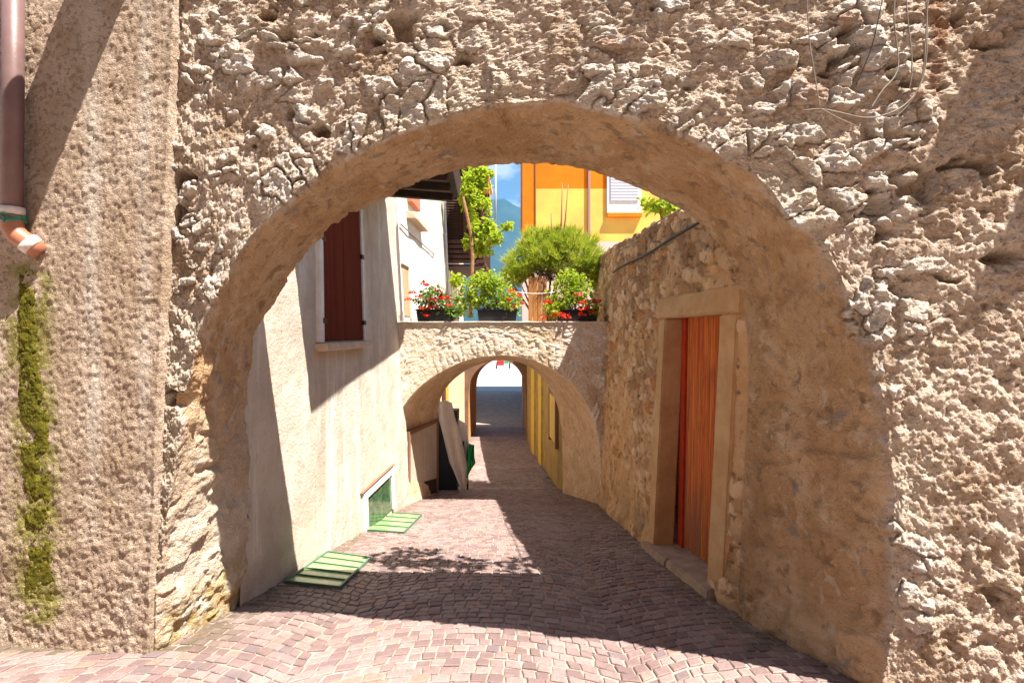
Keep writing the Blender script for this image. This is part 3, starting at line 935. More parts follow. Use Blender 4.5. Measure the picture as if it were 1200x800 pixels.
a1, a2, aid = worley(np.stack([(P[:, 0] + .04 * w2[:, 0]) / .16, 0 * s_arc + .5, (P[:, 2] + .04 * w2[:, 1]) / .09], 1), 9)
vou = radial < .32
ed = np.where(vou, v2 - v1, a2 - a1); cid = np.where(vou, vid, aid)
st = sst(.03, .2, ed) * sst(-.3, .1, fbm(P * 2, 3, 12) + .4 * (cid - .4))
dF = st * (.010 + .010 * (cid - .5)) + .012 * fbm(P * 6, 5, 13, .65) + .012 * fbm(P * 22, 4, 14, .65)
dS = .010 * fbm(P * 3, 3, 15) + .004 * fbm(P * 14, 3, 16)
ef = np.where(isface > 0, 1., 1 - sst(0, .05, dep))
P2 = P + D * (dF * ef + dS * (1 - ef))[:, None]
sof = np.where(isface > 0, 0, sst(.02, .07, dep))
base = len(P2)
rb = RB2 + (BO2 - FA2) * np.array([1, 0, 1]); rb[:, 1] = 9.2
rb[:, 2] = np.where(rb[:, 2] > 1.55, 1.6, rb[:, 2]); rb[:, 2] = np.where(k2_, 1.6, rb[:, 2])
i = np.arange(n - 1)
F2 = np.stack([i, base + i, base + i + 1, i + 1], 1); oi = (nr - 1) * n + i; F3 = np.stack([oi, oi + 1, base + i + 1, base + i], 1)
zz = np.zeros(n)
bo = thing('bridge_arch', (-.3, 8.4, -1.1), 'small lower stone bridge arch over the alley with flower boxes on its parapet', 'archway')
link('arch', np.concatenate([P2, rb]), np.concatenate([grid_faces(nr, n), F2, F3]), M_BRICKY, bo, True,
     {'stone': np.append(st * (1 - sof), zz), 'tint': np.append(cid * .85, zz + .5), 'soffit': np.append(sof, zz + 1),
      'white': np.append((1 - sof) * sst(.9, -.2, P[:, 0]) * .85 + sof * .25, zz), 'ochre': np.append(np.exp(-((P[:, 0] - .25) / .3) ** 2) * (1 - sof) * .6, zz), 'rust': zz.tolist() + [0.] * len(P2)})  # white rises to the left: the sun on that side put into the colour
rough_block(MB().box(-1.93, 1.42, YB - .03, YB + .34, PT + .002, PT + .028), 'coping', M_WHITE, bo, cuts=30, amp=.006)

# painted door panels set in the tunnel's left side
pd = thing('panel_door', (-1.65, 8.5, -1.3), 'pair of beige flush door panels in the left side of the tunnel', 'door')


def tl_x(y): return np.interp(y, [7.7, 9.2], [-1.875, -1.545])


def tbox(mb, y0, y1, z0, z1, o0, o1):
    p = []
    for zf in (z0, z1):
        for (y, o) in ((y0, o0), (y0, o1), (y1, o1), (y1, o0)):
            z = zf(y) if callable(zf) else zf
            p.append((float(tl_x(y)) + o, y, z))
    return mb.hexa(p)


for a, b in ((7.98, 8.52), (8.54, 9.08)): tbox(MB(), a, b, grd(.28), -.02, -.06, .034).build('leaf', M_PANEL, pd, bevel=.006)
fr = MB(); tbox(fr, 7.92, 7.975, grd(.0), .04, -.06, .046); tbox(fr, 9.085, 9.14, grd(0), .04, -.06, .046); tbox(fr, 7.98, 9.08, -.018, .04, -.06, .046)
fr.build('frame', M_STICK, pd)
tbox(MB(), 7.98, 9.08, grd(.02), grd(.275), -.06, .03).build('plinth', M_WOODD, pd)

# ------------------------------------------------------------------ covered rack beyond the tunnel
rk = thing('covered_rack', px(530, 578, 9.45), 'display rack hidden under a slanting beige canvas with green and white cloth', 'display rack')
nu, nv = 26, 40
v = []
for a in range(nu):
    s = a / (nu - 1)
    for b in range(nv):
        t = b / (nv - 1)
        xl = np.interp(t, [0, .2, .75, 1], [513, 514, 527, 539]); xr = np.interp(t, [0, .18, .35, .8, 1], [527, 531, 536, 547, 545])
        yt = np.interp(s, [0, .5, 1], [472, 469, 474]); yb = np.interp(s, [0, .6, 1], [566, 578, 572])
        X, Y, Z = px(xl + (xr - xl) * s, yt + (yb - yt) * t, 9.3)
        v.append((X, Y + .05 * math.sin(s * 11 + t * 3) * (.3 + t) + .25 * s * s, Z))
cv = link('canvas_cover', v, grid_faces(nu, nv), M_CANVAS, rk, True)
md = cv.modifiers.new('thick', 'SOLIDIFY'); md.thickness = .01


def cloth(pxs, Y, mt, name, fold=.04):
    v = []
    (ax, ay), (bx, by), (cx, cy), (dx, dy) = pxs
    for a in range(14):
        s = a / 13
        for b in range(18):
            t = b / 17
            x = (ax * (1 - s) + bx * s) * (1 - t) + (dx * (1 - s) + cx * s) * t; y = (ay * (1 - s) + by * s) * (1 - t) + (dy * (1 - s) + cy * s) * t
            q = px(x, y, Y); v.append((q[0], q[1] + fold * math.sin(s * 9 + t * 4) - .35 * (s - .3) ** 2 + .3 * s, q[2] + .01 * math.sin(9 * t)))
    o = link(name, v, grid_faces(14, 18), mt, rk, True)
    o.modifiers.new('thick', 'SOLIDIFY').thickness = .008


cloth([(530, 486), (546, 500), (553, 548), (540, 545)], 9.55, M_CLOTHW, 'white_cover')
cloth([(549, 520), (555, 524), (556, 545), (547, 559)], 9.52, M_GREEN, 'green_cover')
for x, y, Y in ((516, 580, 9.6), (548, 570, 9.7), (543, 570, 9.62)):
    a = px(x, y, Y); MB().tube([(a[0], a[1], zgf(Y)), (a[0], a[1], zgf(Y) + .95)], .018, 8).build('leg', M_BLACK, rk, True)
MB().tube([px(516, 560, 9.62), px(541, 562, 9.62), px(548, 556, 9.7)], .012, 6).build('rail', M_BLACK, rk, True)
MB().box(-1.60, -1.22, 9.55, 9.85, zgf(9.6) + .02, zgf(9.6) + 1.55).build('gap_shade_block', M_BLACK, rk)  # black block painting in the shade of the empty gap behind the canvas

# ------------------------------------------------------------------ beyond the tunnel, street level
yh = thing('ochre_garden_wall', (.6, 13, -1.8), 'ochre plastered wall with yellow shutters on the right beyond the tunnel', 'wall')


def yx(y): return np.interp(y, [9.2, 10, 14.7, 17, 20], [.86, .74, .36, .22, .08])


ny, nz = 90, 40
ty, tz = np.meshgrid(np.linspace(9.16, 17.02, ny), np.linspace(0, 1, nz), indexing='ij')
Z = zg(ty) - .05 + tz * (1.70 - zg(ty)); Py = np.stack([yx(ty).ravel(), ty.ravel(), Z.ravel()], 1)
Py[:, 0] -= .02 * fbm(Py * 3, 4, 5) + .008 * fbm(Py * 12, 3, 6)
bk = Py.reshape(ny, nz, 3)[:, -1].copy(); bk[:, 0] += .35
i = np.arange(ny - 1); k = len(Py)
link('wall', np.concatenate([Py, bk]), np.concatenate([grid_faces(ny, nz), np.stack([i * nz + nz - 1, (i + 1) * nz + nz - 1, k + i + 1, k + i], 1)]), M_OCHRE, yh, True)


def ybox(mb, y0, y1, z0, z1, o0, o1):
    p = []
    for z in (z0, z1):
        for (y, o) in ((y0, o0), (y0, o1), (y1, o1), (y1, o0)): p.append((float(yx(y)) - o, y, z))
    return mb.hexa(p)


for a, b in ((9.95, 10.33), (10.35, 10.73)): ybox(MB(), a, b, -.62, .32, -.02, .055).build('shutter', M_YPAINT, yh, bevel=.006)
f_ = MB(); ybox(f_, 9.87, 9.94, -.70, .40, -.02, .065); ybox(f_, 10.74, 10.81, -.70, .40, -.02, .065); ybox(f_, 9.945, 10.735, .325, .40, -.02, .065); f_.build('window_frame', M_STICK, yh)
for a, b in ((12.3, 12.9), (13.9, 14.7)): ybox(MB(), a, b, zgf(13.6) - .2, 1.0, -.05, .05).build('pilaster', M_YPAINT, yh, bevel=.01)

cw = thing('cream_house', (-2.1, 13, -1.9), 'sunlit cream wall on the left beyond the tunnel with a drainpipe', 'house')
MB().hexa([(-1.98, 9.25, -2.3), (-1.92, 17.0, -2.3), (-2.6, 17.0, -2.3), (-2.6, 9.25, -2.3), (-2.02, 9.25, 1.7), (-1.93, 17.0, 1.5), (-2.6, 17.0, 1.5), (-2.6, 9.25, 1.7)]).build('wall', M_CREAM, cw)
MB().tube([(-1.86, 12.0, -1.6), (-1.86, 12.0, 1.4)], .05, 10).build('drainpipe', M_BROWN, cw, True)
MB().box(-1.97, -1.92, 10.2, 11.2, -1.6, .55).build('door', M_PANEL, cw)
MB().box(-1.97, -1.93, 12.6, 13.3, -.9, .3).build('shutter', M_YPAINT, cw)

# far vaulted passage
FX = thing('far_passage', (-.9, 18.5, -2.2), 'far dark arched passage at the bottom of the alley with orange jambs', 'archway')
fa_px = [(549, 530), (549, 500), (549, 460), (551, 446), (557, 435), (568, 426), (582, 421), (596, 423), (606, 430), (613, 442), (616, 458), (617, 490), (617, 530)]
NF = 60
A_, _ = arch_points(fa_px, NF, lambda x: 17.0)
B_ = A_.copy(); B_[:, 1] = 20.0; B_[:, 0] = A_[:, 0] * 1.0; B_[:, 2] -= .12
O_ = np.zeros((NF, 3)); uu = np.linspace(0, 1, NF)
O_ = poly_at([(-3.2, 17, -2.3), (-3.2, 17, 1.68), (1.4, 17, 1.68), (1.4, 17, -2.3)], uu)
OB = O_.copy(); OB[:, 1] = 20
link('vault', np.concatenate([A_, B_]), grid_faces(2, NF), M_OJAMB, FX, True)
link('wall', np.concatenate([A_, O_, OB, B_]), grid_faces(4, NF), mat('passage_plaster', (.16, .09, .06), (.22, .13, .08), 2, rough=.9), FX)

# left house past the passage, plaza edge and the red stall
MB_ = MB().box(-7, -3.6, 20.05, 32, -2.4, 1.5).build('lakeside_house', M_WHITE)
tag(MB_, 'white house beyond the far passage on the left, mostly hidden', 'house')
rs = thing('market_stall', (-.95, 52, -2.31), 'tiny red topped stall with dark legs on the bright plaza beyond the passage', 'stall')
rs_k = 52 / F
MB().box(-2.45, -1.75, 52, 52.7, -1.95, -1.40).build('red_cover', M_REDC, rs, bevel=.05)
MB().box(-1.72, -1.25, 52.05, 52.6, -1.75, -1.45).build('crate', M_GREEN, rs, bevel=.03)
for X in (-2.55, -1.2): MB().tube([(X, 52.2, -2.3), (X + .1, 52.2, -1.5)], .08, 8).build('leg', M_BLACK, rs, True)

# ------------------------------------------------------------------ white house above the bridge on the left
wh = thing('white_house', (-2.1, 10.2, 1.6), 'bright white house wall behind the bridge parapet with small shuttered window', 'house')
YW0, YW1 = 7.86, 12.75


def wx(Y, Z): return -1.86 - .055 * (Z - 1.75) - .02 * (Y - 7.8) / 5


ny, nz = 70, 50
ty, tz = np.meshgrid(np.linspace(YW0, YW1, ny), np.linspace(1.0, 6.2, nz), indexing='ij')
Pw = np.stack([wx(ty, tz).ravel(), ty.ravel(), tz.ravel()], 1); Pw[:, 0] += .015 * fbm(Pw * 2, 4, 3)
link('wall', Pw, grid_faces(ny, nz), M_WHITE, wh, True)


def wbox(mb, y0, y1, z0, z1, o0, o1):
    p = []
    for z in (z0, z1):
        for (y, o) in ((y0, o0), (y0, o1), (y1, o1), (y1, o0)): p.append((float(wx(y, z)) + o, y, z))
    return mb.hexa(p)


wbox(MB(), 11.05, YW1 + .02, 1.0, 6.2, -.3, .045).build('pier', M_PIER, wh, bevel=.01)
MB().tube([(float(wx(12.8, 2)) + .06, 12.82, 1.2), (float(wx(12.8, 5)) + .06, 12.82, 6)], .035, 8).build('corner_pipe', M_TRIM, wh, True)
fwin = MB(); wbox(fwin, 7.98, 8.42, 1.9, 2.72, -.02, .006)
win_l = fwin.build('niche', mat('niche_plaster', (.42, .29, .17), (.36, .24, .13), 4, rough=.9), wh)
fr = MB(); wbox(fr, 8.38, 8.5, 1.86, 2.80, -.02, .035); wbox(fr, 7.90, 8.38, 2.725, 2.80, -.02, .035); fr.build('niche_surround', M_WHITE, wh, bevel=.006)
wbox(MB(), 8.55, 9.75, 3.72, 4.7, -.02, .012).build('window', M_PIER, wh)
wbox(MB(), 8.55, 9.75, 3.60, 3.72, -.02, .16).build('window_sill', M_SILL, wh, bevel=.01)
wbox(MB(), 8.60, 9.35, 3.9, 4.9, .014, .10).build('shutter', mat('salmon_shutter', (.50, .17, .09), (.42, .14, .08), 6, rough=.7), wh, bevel=.01)
cc = MB(); cc.tube([(float(wx(y, 3.3)) + .03, y, 3.36 + .0 * y) for y in np.linspace(7.9, 11.2, 12)], .012, 6); cc.build('facade_cable', M_CABLE, wh, True)
# neighbour behind with the brown timber balcony
bh = thing('balcony_house', (-2.4, 14.5, 1.0), 'house behind the white wall with a dark brown slatted timber balcony', 'house')
MB().box(-4.5, -2.02, 12.9, 17.5, -1, 6.4).build('wall', M_WHITE, bh)
BX0, BX1, BY0, BY1, BZ = -2.0, -.98, 13.0, 15.6, 3.35
bal = MB()
for q in range(5): bal.box(BX0, BX1, BY0 + .02 + q * .53, BY0 + .50 + q * .53, BZ + .0, BZ + .06)
bo_ = bal.build('balcony', M_BROWN, bh)
m = MB()
for q in range(5): m.box(BX0, BX1 + .02, BY0 - .05, BY0 - .01, BZ + .08 + q * .13, BZ + .17 + q * .13)
for q in range(9): m.box(BX1 - .01, BX1 + .03, BY0 + q * .32, BY0 + q * .32 + .06, BZ - .05, BZ + 1.05)
m.box(BX1 - .02, BX1 + .04, BY0, BY1, BZ + 1.05, BZ + 1.12); m.box(BX1 - .02, BX1 + .04, BY0, BY1, BZ + .05, BZ + .13)
m.build('railing', M_BROWN, bo_)
lv = MB()
for q in range(26): lv.hexa([(BX0, BY0 + .0, BZ + .75 + q * .07), (-1.5, BY0 + .0, BZ + .75 + q * .07), (-1.5, BY0 + .05, BZ + .79 + q * .07), (BX0, BY0 + .05, BZ + .79 + q * .07),
                             (BX0, BY0 + .01, BZ + .765 + q * .07), (-1.5, BY0 + .01, BZ + .765 + q * .07), (-1.5, BY0 + .06, BZ + .805 + q * .07), (BX0, BY0 + .06, BZ + .805 + q * .07)])
lv.box(BX0, -1.07, BY0 + .09, BY0 + .11, BZ + .12, BZ + 2.6).box(-1.5, -1.42, BY0, BY0 + .08, BZ + .1, BZ + 2.6)
lv.build('louvred_screen', M_BROWN, bo_)
MB().box(-1.42, BX1 - .07, BY1 - .05, BY1, BZ + .1, BZ + 2.6).build('end_panel', M_BROWN, bo_)
for y in (BY0, BY1 - .06): MB().box(BX1 - .06, BX1, y, y + .06, BZ + .07, BZ + 2.6).build('post', M_BROWN, bo_)
MB().box(BX0, BX1 + .1, BY0 - .1, BY1 + .1, BZ + 2.62, BZ + 2.7).build('balcony_roof', M_YELL, bo_)
MB().tube([px(581, 270, 15.7), px(581, 190, 15.7)], .022, 8).build('drainpipe', M_PINK, bh, True)

# ------------------------------------------------------------------ orange house
oh = thing('orange_house', (3.5, 20.3, -2.3), 'orange and yellow rendered house rising behind the right wall with a white window', 'house')
kY = 20.3 / F


def oq(x0, x1, y0, y1, Y0, Y1):       # block spanning photo columns/rows at the facade
    return MB().box((x0 - 610) * kY, (x1 - 610) * kY, Y0, Y1, CZ + (388 - y1) * kY, CZ + (388 - y0) * kY)


MB().box((612 - 610) * kY, 9, 20.3, 32, -2.4, CZ + (388 - 283) * kY - .003).build('base_wall', M_PINK, oh)
MB().box((612 - 610) * kY, 9, 20.3, 32, CZ + (388 - 283) * kY, CZ + (388 - 221) * kY - .003).build('wall', M_YELL, oh)
MB().box((612 - 610) * kY, 9, 20.298, 32, CZ + (388 - 221) * kY, 11.5).build('upper_wall', M_ORANGE, oh)
oq(610, 628, 60, 272, 20.22, 20.294).build('corner_strip', M_ORANGE, oh)
for x in (611.5, 627): oq(x, x + 1.1, 60, 272, 20.18, 20.218).build('trim_strip', M_STICK, oh)
oq(689, 691.5, 60, 283, 20.2, 20.29).build('drainpipe', mat('mauve_drain', (.35, .2, .2)), oh)
wv = oq(711, 751, 150, 250, 20.2, 20.29).build('window', M_TRIM, oh)
bl_ = MB()
for q in range(26): bl_.box((715 - 610) * kY, (747.5 - 610) * kY, 20.16, 20.195, CZ + (388 - 236) * kY + q * .12, CZ + (388 - 236) * kY + q * .12 + .10)
bl_.build('blind', M_BLIND, wv)
oq(711, 751, 250.5, 255, 20.12, 20.29).build('sill', M_ORANGE, oh)


# ------------------------------------------------------------------ plants
def leaf_mesh(pts, size, up=.4, seed=0, aspect=.55, droop=0.):
    r = np.random.default_rng(seed)
    n = len(pts)
    d = r.normal(size=(n, 3)); d[:, 2] = d[:, 2] * .6 - droop
    d /= np.linalg.norm(d, axis=1)[:, None]
    nn = r.normal(size=(n, 3)); nn[:, 2] += up * 3
    sd = np.cross(d, nn); sd /= np.linalg.norm(sd, axis=1)[:, None] + 1e-9
    nn = np.cross(sd, d)
    L = size * r.uniform(.45, 1.4, n)[:, None]
    W = L * aspect
    v = np.stack([pts, pts + d * L * .45 + sd * W * .5 + nn * L * .08, pts + d * L - nn * L * .1, pts + d * L * .45 - sd * W * .5 + nn * L * .08], 1).reshape(-1, 3)
    b = np.arange(n)[:, None] * 4
    f = np.concatenate([np.concatenate([b, b + 1, b + 2], 1), np.concatenate([b, b + 2, b + 3], 1)])
    return v, f


def blob_pts(blobs, n, seed, freq=4., thr=-.1, hollow=.35):
    r = np.random.default_rng(seed)
    out = []
    vol = np.array([b[1][0] * b[1][1] * b[1][2] for b in blobs]) ** .75
    for b, k in zip(blobs, vol / vol.sum()):
        m = int(n * k * 2.2)
        q = r.normal(size=(m, 3)); q /= np.linalg.norm(q, axis=1)[:, None]
        rad = (hollow + (1 - hollow) * r.random(m) ** .6)
        rad *= 1 + .28 * fbm(q * 2.2 + seed, 3, seed)
        p = np.array(b[0]) + q * rad[:, None] * np.array(b[1])
        out.append(p[fbm(p * freq, 3, seed + 3) > thr])
    P = np.concatenate(out)
    r.shuffle(P)
    return P[:n]


def stems(root, blobs, n, r0, seed, mt, parent, name='stems'):
    rr = random.Random(seed); m = MB()
    for q in range(n):
        b = blobs[q % len(blobs)]
        e = np.array(b[0]) + np.array([rr.uniform(-.7, .7) * b[1][k] for k in range(3)])
        s = np.array(root) + np.array((rr.uniform(-.06, .06), rr.uniform(-.04, .04), 0))
        mid = (s + e) / 2 + np.array((rr.uniform(-.05, .05), rr.uniform(-.05, .05), .05))
        m.tube([s, s * .3 + mid * .7, mid * .4 + e * .6, e], [r0, r0 * .8, r0 * .5, r0 * .25], 5)
    return m.build(name, mt, parent, True)


def flower_head(name, c, r, mt, parent, seed):
    rg = np.random.default_rng(seed)
    q = rg.normal(size=(26, 3)); q /= np.linalg.norm(q, axis=1)[:, None]
    q[:, 2] = np.abs(q[:, 2]) * .8
    v, f = leaf_mesh(np.array(c) + q * r * .7, r * .9, .2, seed, .9)
    return link(name, v, f, mt, parent)


YP = YB + .16
kp = YP / F


def flower_box(x0, x1, ybase, label, plants, flowers, leafmat, seed, leafn=900):
    c = px((x0 + x1) / 2, ybase, YP)
    root = thing('flower_box', (c[0], YP, PT + .03), label, 'flower box', 'flower boxes on the bridge parapet')
    z0 = PT + .03
    w = (x1 - x0) * kp / 2; h = .17
    m = MB()
    m.hexa([(c[0] - w * .94, YP - .07, z0), (c[0] + w * .94, YP - .07, z0), (c[0] + w * .94, YP + .07, z0), (c[0] - w * .94, YP + .07, z0),
            (c[0] - w, YP - .09, z0 + h), (c[0] + w, YP - .09, z0 + h), (c[0] + w, YP + .09, z0 + h), (c[0] - w, YP + .09, z0 + h)])
    m.box(c[0] - w - .012, c[0] + w + .012, YP - .105, YP + .105, z0 + h + .001, z0 + h + .022)
    m.build('trough', M_BLACK, root, bevel=.006)
    blobs = [(px(x, y, YP + dy), (rx_ * kp, .22, rz_ * kp)) for x, y, dy, rx_, rz_ in plants]
    P = blob_pts(blobs, leafn, seed, 6, -.25, .2)
    v, f = leaf_mesh(P, .058, .3, seed, .7)
    link('foliage', v, f, leafmat, root)
    stems((c[0], YP, z0 + h - .02), blobs, 14, .008, seed, M_LEAFG, root)
    rr = random.Random(seed)
    for (x, y, r, mt) in flowers:
        flower_head('flower', px(x, y, YP - .12 + rr.uniform(-.06, .05)), r * kp, mt, root, rr.randint(0, 9999))
    return root


R_, K_ = M_RED, M_PINKP
flower_box(489, 533, 376, 'left black flower box with thin red and pink geraniums against the white wall',
           [(498, 356, 0, 16, 14), (520, 358, 0, 17, 14), (508, 346, 0, 16, 12), (532, 366, -.05, 9, 9)],
           [(496, 334, 4.2, K_), (484, 343, 3.4, K_), (506, 352, 4.5, K_), (521, 350, 4.8, R_), (507, 361, 5.4, R_), (497, 362, 3.6, R_), (515, 345, 3.8, K_), (490, 348, 3, K_), (500, 370, 3, R_), (526, 358, 3.2, R_), (512, 341, 2.8, K_), (478, 351, 3, K_)], M_LEAFG, 5, 800)
flower_box(560, 606, 376, 'middle black flower box with tall bright green bush and few red flowers',
           [(560, 345, .05, 26, 26), (580, 342, .05, 24, 24), (598, 356, 0, 14, 16), (545, 352, .1, 16, 22), (570, 330, .05, 20, 14)],
           [(600, 342, 3.6, R_), (607, 347, 3.2, R_), (596, 352, 3, R_), (612, 356, 3, K_), (604, 360, 3, R_)], M_LEAFB, 6, 2600)
flower_box(652, 700, 377, 'right black flower box in half shade with upright bush and deep red flowers',
           [(662, 350, .05, 22, 24), (680, 342, .08, 20, 22), (650, 362, 0, 14, 13), (668, 328, .1, 16, 14), (694, 362, 0, 10, 13)],
           [(643, 355, 4, R_), (655, 370, 5, R_), (664, 372, 4.2, R_), (683, 355, 4, R_), (684, 363, 4, R_), (683, 369, 3.4, R_), (699, 354, 4, R_), (678, 346, 3.4, K_), (638, 372, 4, R_), (693, 366, 3.2, R_)], M_LEAFB, 7, 2200)

# plants on the terrace behind the parapet
ps = thing('pine_shrub', (.5, 9.0, 1.62), 'spreading pine like shrub with dry brown underside behind the parapet', 'shrub')
blobs = [(px(612, 312, 9.0), (.34, .35, .28)), (px(640, 300, 9.1), (.55, .45, .40)), (px(672, 300, 9.0), (.55, .45, .40)), (px(655, 282, 9.2), (.45, .4, .22)), (px(692, 305, 8.9), (.25, .3, .25)), (px(604, 326, 9), (.22, .25, .22)), (px(690, 322, 8.95), (.28, .3, .25)), (px(622, 284, 9.1), (.25, .3, .2))]
P = blob_pts(blobs, 1900, 12, 6, -.15, .35)
rg = np.random.default_rng(3)
K = 16
dirs = rg.normal(size=(len(P), K, 3)) * .6; dirs[:, :, 2] += .85
cen_ = np.array(px(650, 310, 9.0)); o = (P - cen_); o /= np.linalg.norm(o, axis=1)[:, None]
dirs += o[:, None] * .7
dirs /= np.linalg.norm(dirs, axis=2)[..., None]
st_ = np.repeat(P[:, None], K, 1).reshape(-1, 3); dv_ = dirs.reshape(-1, 3)
sd = np.cross(dv_, rg.normal(size=dv_.shape)); sd /= np.linalg.norm(sd, axis=1)[:, None]
Ln = rg.uniform(.10, .21, len(st_))[:, None]
v = np.stack([st_ - sd * .006, st_ + sd * .006, st_ + dv_ * Ln], 1).reshape(-1, 3)
link('needles', v, np.arange(len(v)).reshape(-1, 3), M_NEEDLE, ps)
P = blob_pts([(px(640, 322, 8.9), (.42, .3, .16)), (px(668, 322, 8.9), (.42, .3, .16))], 900, 14, 6, -.3, .1)
v, f = leaf_mesh(P, .10, -.1, 4, .12, .3)
link('dry_twigs', v, f, M_DRYN, ps)
stems((.45, 9.0, 1.62), blobs, 16, .03, 9, M_BARK, ps, 'trunk')

po = thing('timber_post', (.3, 8.75, 1.6), 'orange brown timber post panel under the pine shrub', 'post')
m = MB()
for q in range(4): m.box(.14 + q * .082, .215 + q * .082, 8.74, 8.80, 1.605, 2.62 - .03 * (q % 2))
m.build('boards', M_POST, po, bevel=.005)
MB().box(.12, .50, 8.81, 8.86, 2.3, 2.38).build('crosspiece', M_POST, po)
sk = [((655, 300), (659, 215)), ((657, 300), (666, 216)), ((645, 300), (646, 250))]
for q, (a, b) in enumerate(sk):
    o = MB().tube([px(*a, 9.0), px((a[0] + b[0]) / 2 + 1, (a[1] + b[1]) / 2, 9.0), px(*b, 9.0)], [.018, .015, .01], 6).build('garden_stake', M_STICK, None, True)
    tag(o, ['left of the two tall dry stakes rising from the pine shrub', 'right leaning tall dry stake rising from the pine shrub', 'short thin stake at the left of the pine shrub'][q], 'stake', 'stakes in the pine shrub')
lnn = MB(); lnn.tube([px(605 + t * 45, 342 + 2 * math.sin(t * 3), 8.6) for t in np.linspace(0, 1, 8)], .006, 5)
tag(lnn.build('washing_line', M_TRIM, None, True), 'white line strung across the timber post behind the flowers', 'line')

vn = thing('climbing_vine', (-1.5, 12.6, 1.7), 'tall climbing vine with bright leaves trained up the timber balcony', 'vine')
tr = [px(551, 372, 12.2), px(553, 330, 12.2), px(554, 300, 12.2), px(552, 275, 12.2), px(547, 250, 12.2), px(543, 232, 12.2), px(548, 205, 12.7)]
MB().tube(tr, [.05, .048, .045, .042, .04, .035, .02], 8).build('trunk', M_BARK, vn, True)
MB().tube([px(552, 275, 12.6), px(566, 258, 12.5), px(575, 240, 12.5), px(572, 210, 12.6)], [.025, .02, .015, .01], 6).tube([px(553, 285, 12.6), px(572, 275, 12.4), px(588, 263, 12.3), px(598, 262, 12.3)], [.02, .015, .01, .006], 6).build('shoots', M_BARK, vn, True)
kv = 12.5 / F
blobs = [(px(560, 208, 12.6), (20 * kv, .3, 14 * kv)), (px(552, 228, 12.5), (17 * kv, .3, 15 * kv)), (px(562, 245, 12.5), (15 * kv, .3, 15 * kv)), (px(566, 268, 12.4), (16 * kv, .3, 13 * kv)),
         (px(566, 288, 12.4), (13 * kv, .3, 12 * kv)), (px(548, 283, 12.4), (5 * kv, .2, 6 * kv)), (px(590, 264, 12.3), (11 * kv, .2, 5 * kv)), (px(578, 278, 12.3), (9 * kv, .25, 8 * kv)), (px(536, 215, 12.5), (6 * kv, .2, 10 * kv)),
         (px(535, 335, 12.3), (8 * kv, .2, 14 * kv)), (px(565, 330, 12.3), (9 * kv, .2, 6 * kv))]
blobs = [(c, (r[0] * .95, r[1], r[2] * 1.15)) for c, r in blobs]
P = blob_pts(blobs, 5200, 21, 4, -.15, .2)
v, f = leaf_mesh(P, .125, .3, 22, .6, .4)
link('foliage', v, f, M_LEAFV, vn)

pg = thing('wall_top_vine', (1.9, 6.6, 2.9), 'yellow green vine with a brown stem on top of the right wall below the window', 'vine')
kg = 6.6 / F
blobs = [(px(768, 240, 6.6), (12 * kg, .2, 9 * kg)), (px(786, 242, 6.4), (10 * kg, .2, 8 * kg)), (px(755, 236, 6.7), (5 * kg, .15, 7 * kg)), (px(800, 250, 6.2), (8 * kg, .2, 6 * kg))]
P = blob_pts(blobs, 420, 31, 6, -.2, .2)
v, f = leaf_mesh(P, .085, .3, 32, .65, .3)
link('foliage', v, f, M_LEAFB, pg)
MB().tube([px(777, 262, 6.6), px(775, 240, 6.6), px(776, 215, 6.6)], .03, 7).build('stem', M_BARK, pg, True)

# shrub rooted on the top of the arch, above the frame: its leaves dapple the street
ts = thing('arch_top_shrub', (1.0, 3.05, 2.9), 'leafy shrub rooted on top of the big arch, throwing dappled shade', 'shrub')
blobs = [((.55, 3.35, 3.35), (.35, .28, .2)), ((1.15, 3.4, 3.4), (.40, .30, .22)), ((.85, 3.5, 3.6), (.4, .3, .22)), ((1.55, 3.3, 3.4), (.3, .25, .2))]
P = blob_pts(blobs, 420, 41, 3.2, .08, .2)
v, f = leaf_mesh(P, .13, .3, 42, .6)
link('foliage', v, f, M_LEAFV, ts)
stems((1.0, 3.05, 2.95), blobs, 14, .016, 43, M_BARK, ts)

# ------------------------------------------------------------------ hanging cables, upper right
CF = 2.10
loops = [([(945, -30), (947, 40), (955, 90), (961, 127)], 'thin pale cable hanging straight down at the left of the cable bundle', .0045),
         ([(940, 130), (960, 127), (985, 132), (1015, 140), (1045, 133), (1068, 118), (1084, 90), (1087, 40), (1084, -30)], 'long pale cable sweeping in the outermost loop across the wall', .0060),
         ([(961, 127), (985, 140), (1008, 150), (1035, 147), (1062, 128), (1082, 95), (1085, 40), (1089, -30)], 'second pale cable following just inside the outermost loop', .005),
         ([(1052, -30), (1046, 20), (1054, 70), (1050, 90), (1034, 105), (1020, 128)], 'short looped cable curling left in the middle of the bundle', .006),
         ([(1062, -30), (1063, 20), (1068, 55), (1069, 82), (1066, 104)], 'pale cable end dangling free in the middle of the bundle', .005),
         ([(1040, -30), (1030, 20), (1022, 55), (1012, 80), (1003, 100)], 'thin dark cable slanting left behind the bundle', .004),
         ]
for q, (pl_, lab, r) in enumerate(loops):
    pts, _ = resample([px(x, y, CF + .012 * math.sin(q * 2.1 + k)) for k, (x, y) in enumerate(pl_)], 40)
    tag(MB().tube(pts, r * .5, 6).build('hanging_cable', M_BLACK if q == 5 else M_CABLE, None, True), lab, 'cable', 'cables hanging on the upper right wall')

# eave rafters above the frame on the right, they throw the slanting shadows
rb_ = thing('eave_rafters', (3.0, 2.3, 3.7), 'rafters of an eave above the right wall, throwing slanting shadows', 'eave')
for X, y0, zz_ in ((2.36, 1.76, 3.62), (2.80, 1.62, 3.62)):
    MB().box(X, X + .25, y0, 2.4, zz_, zz_ + .1).build('rafter', M_WOODD, rb_)

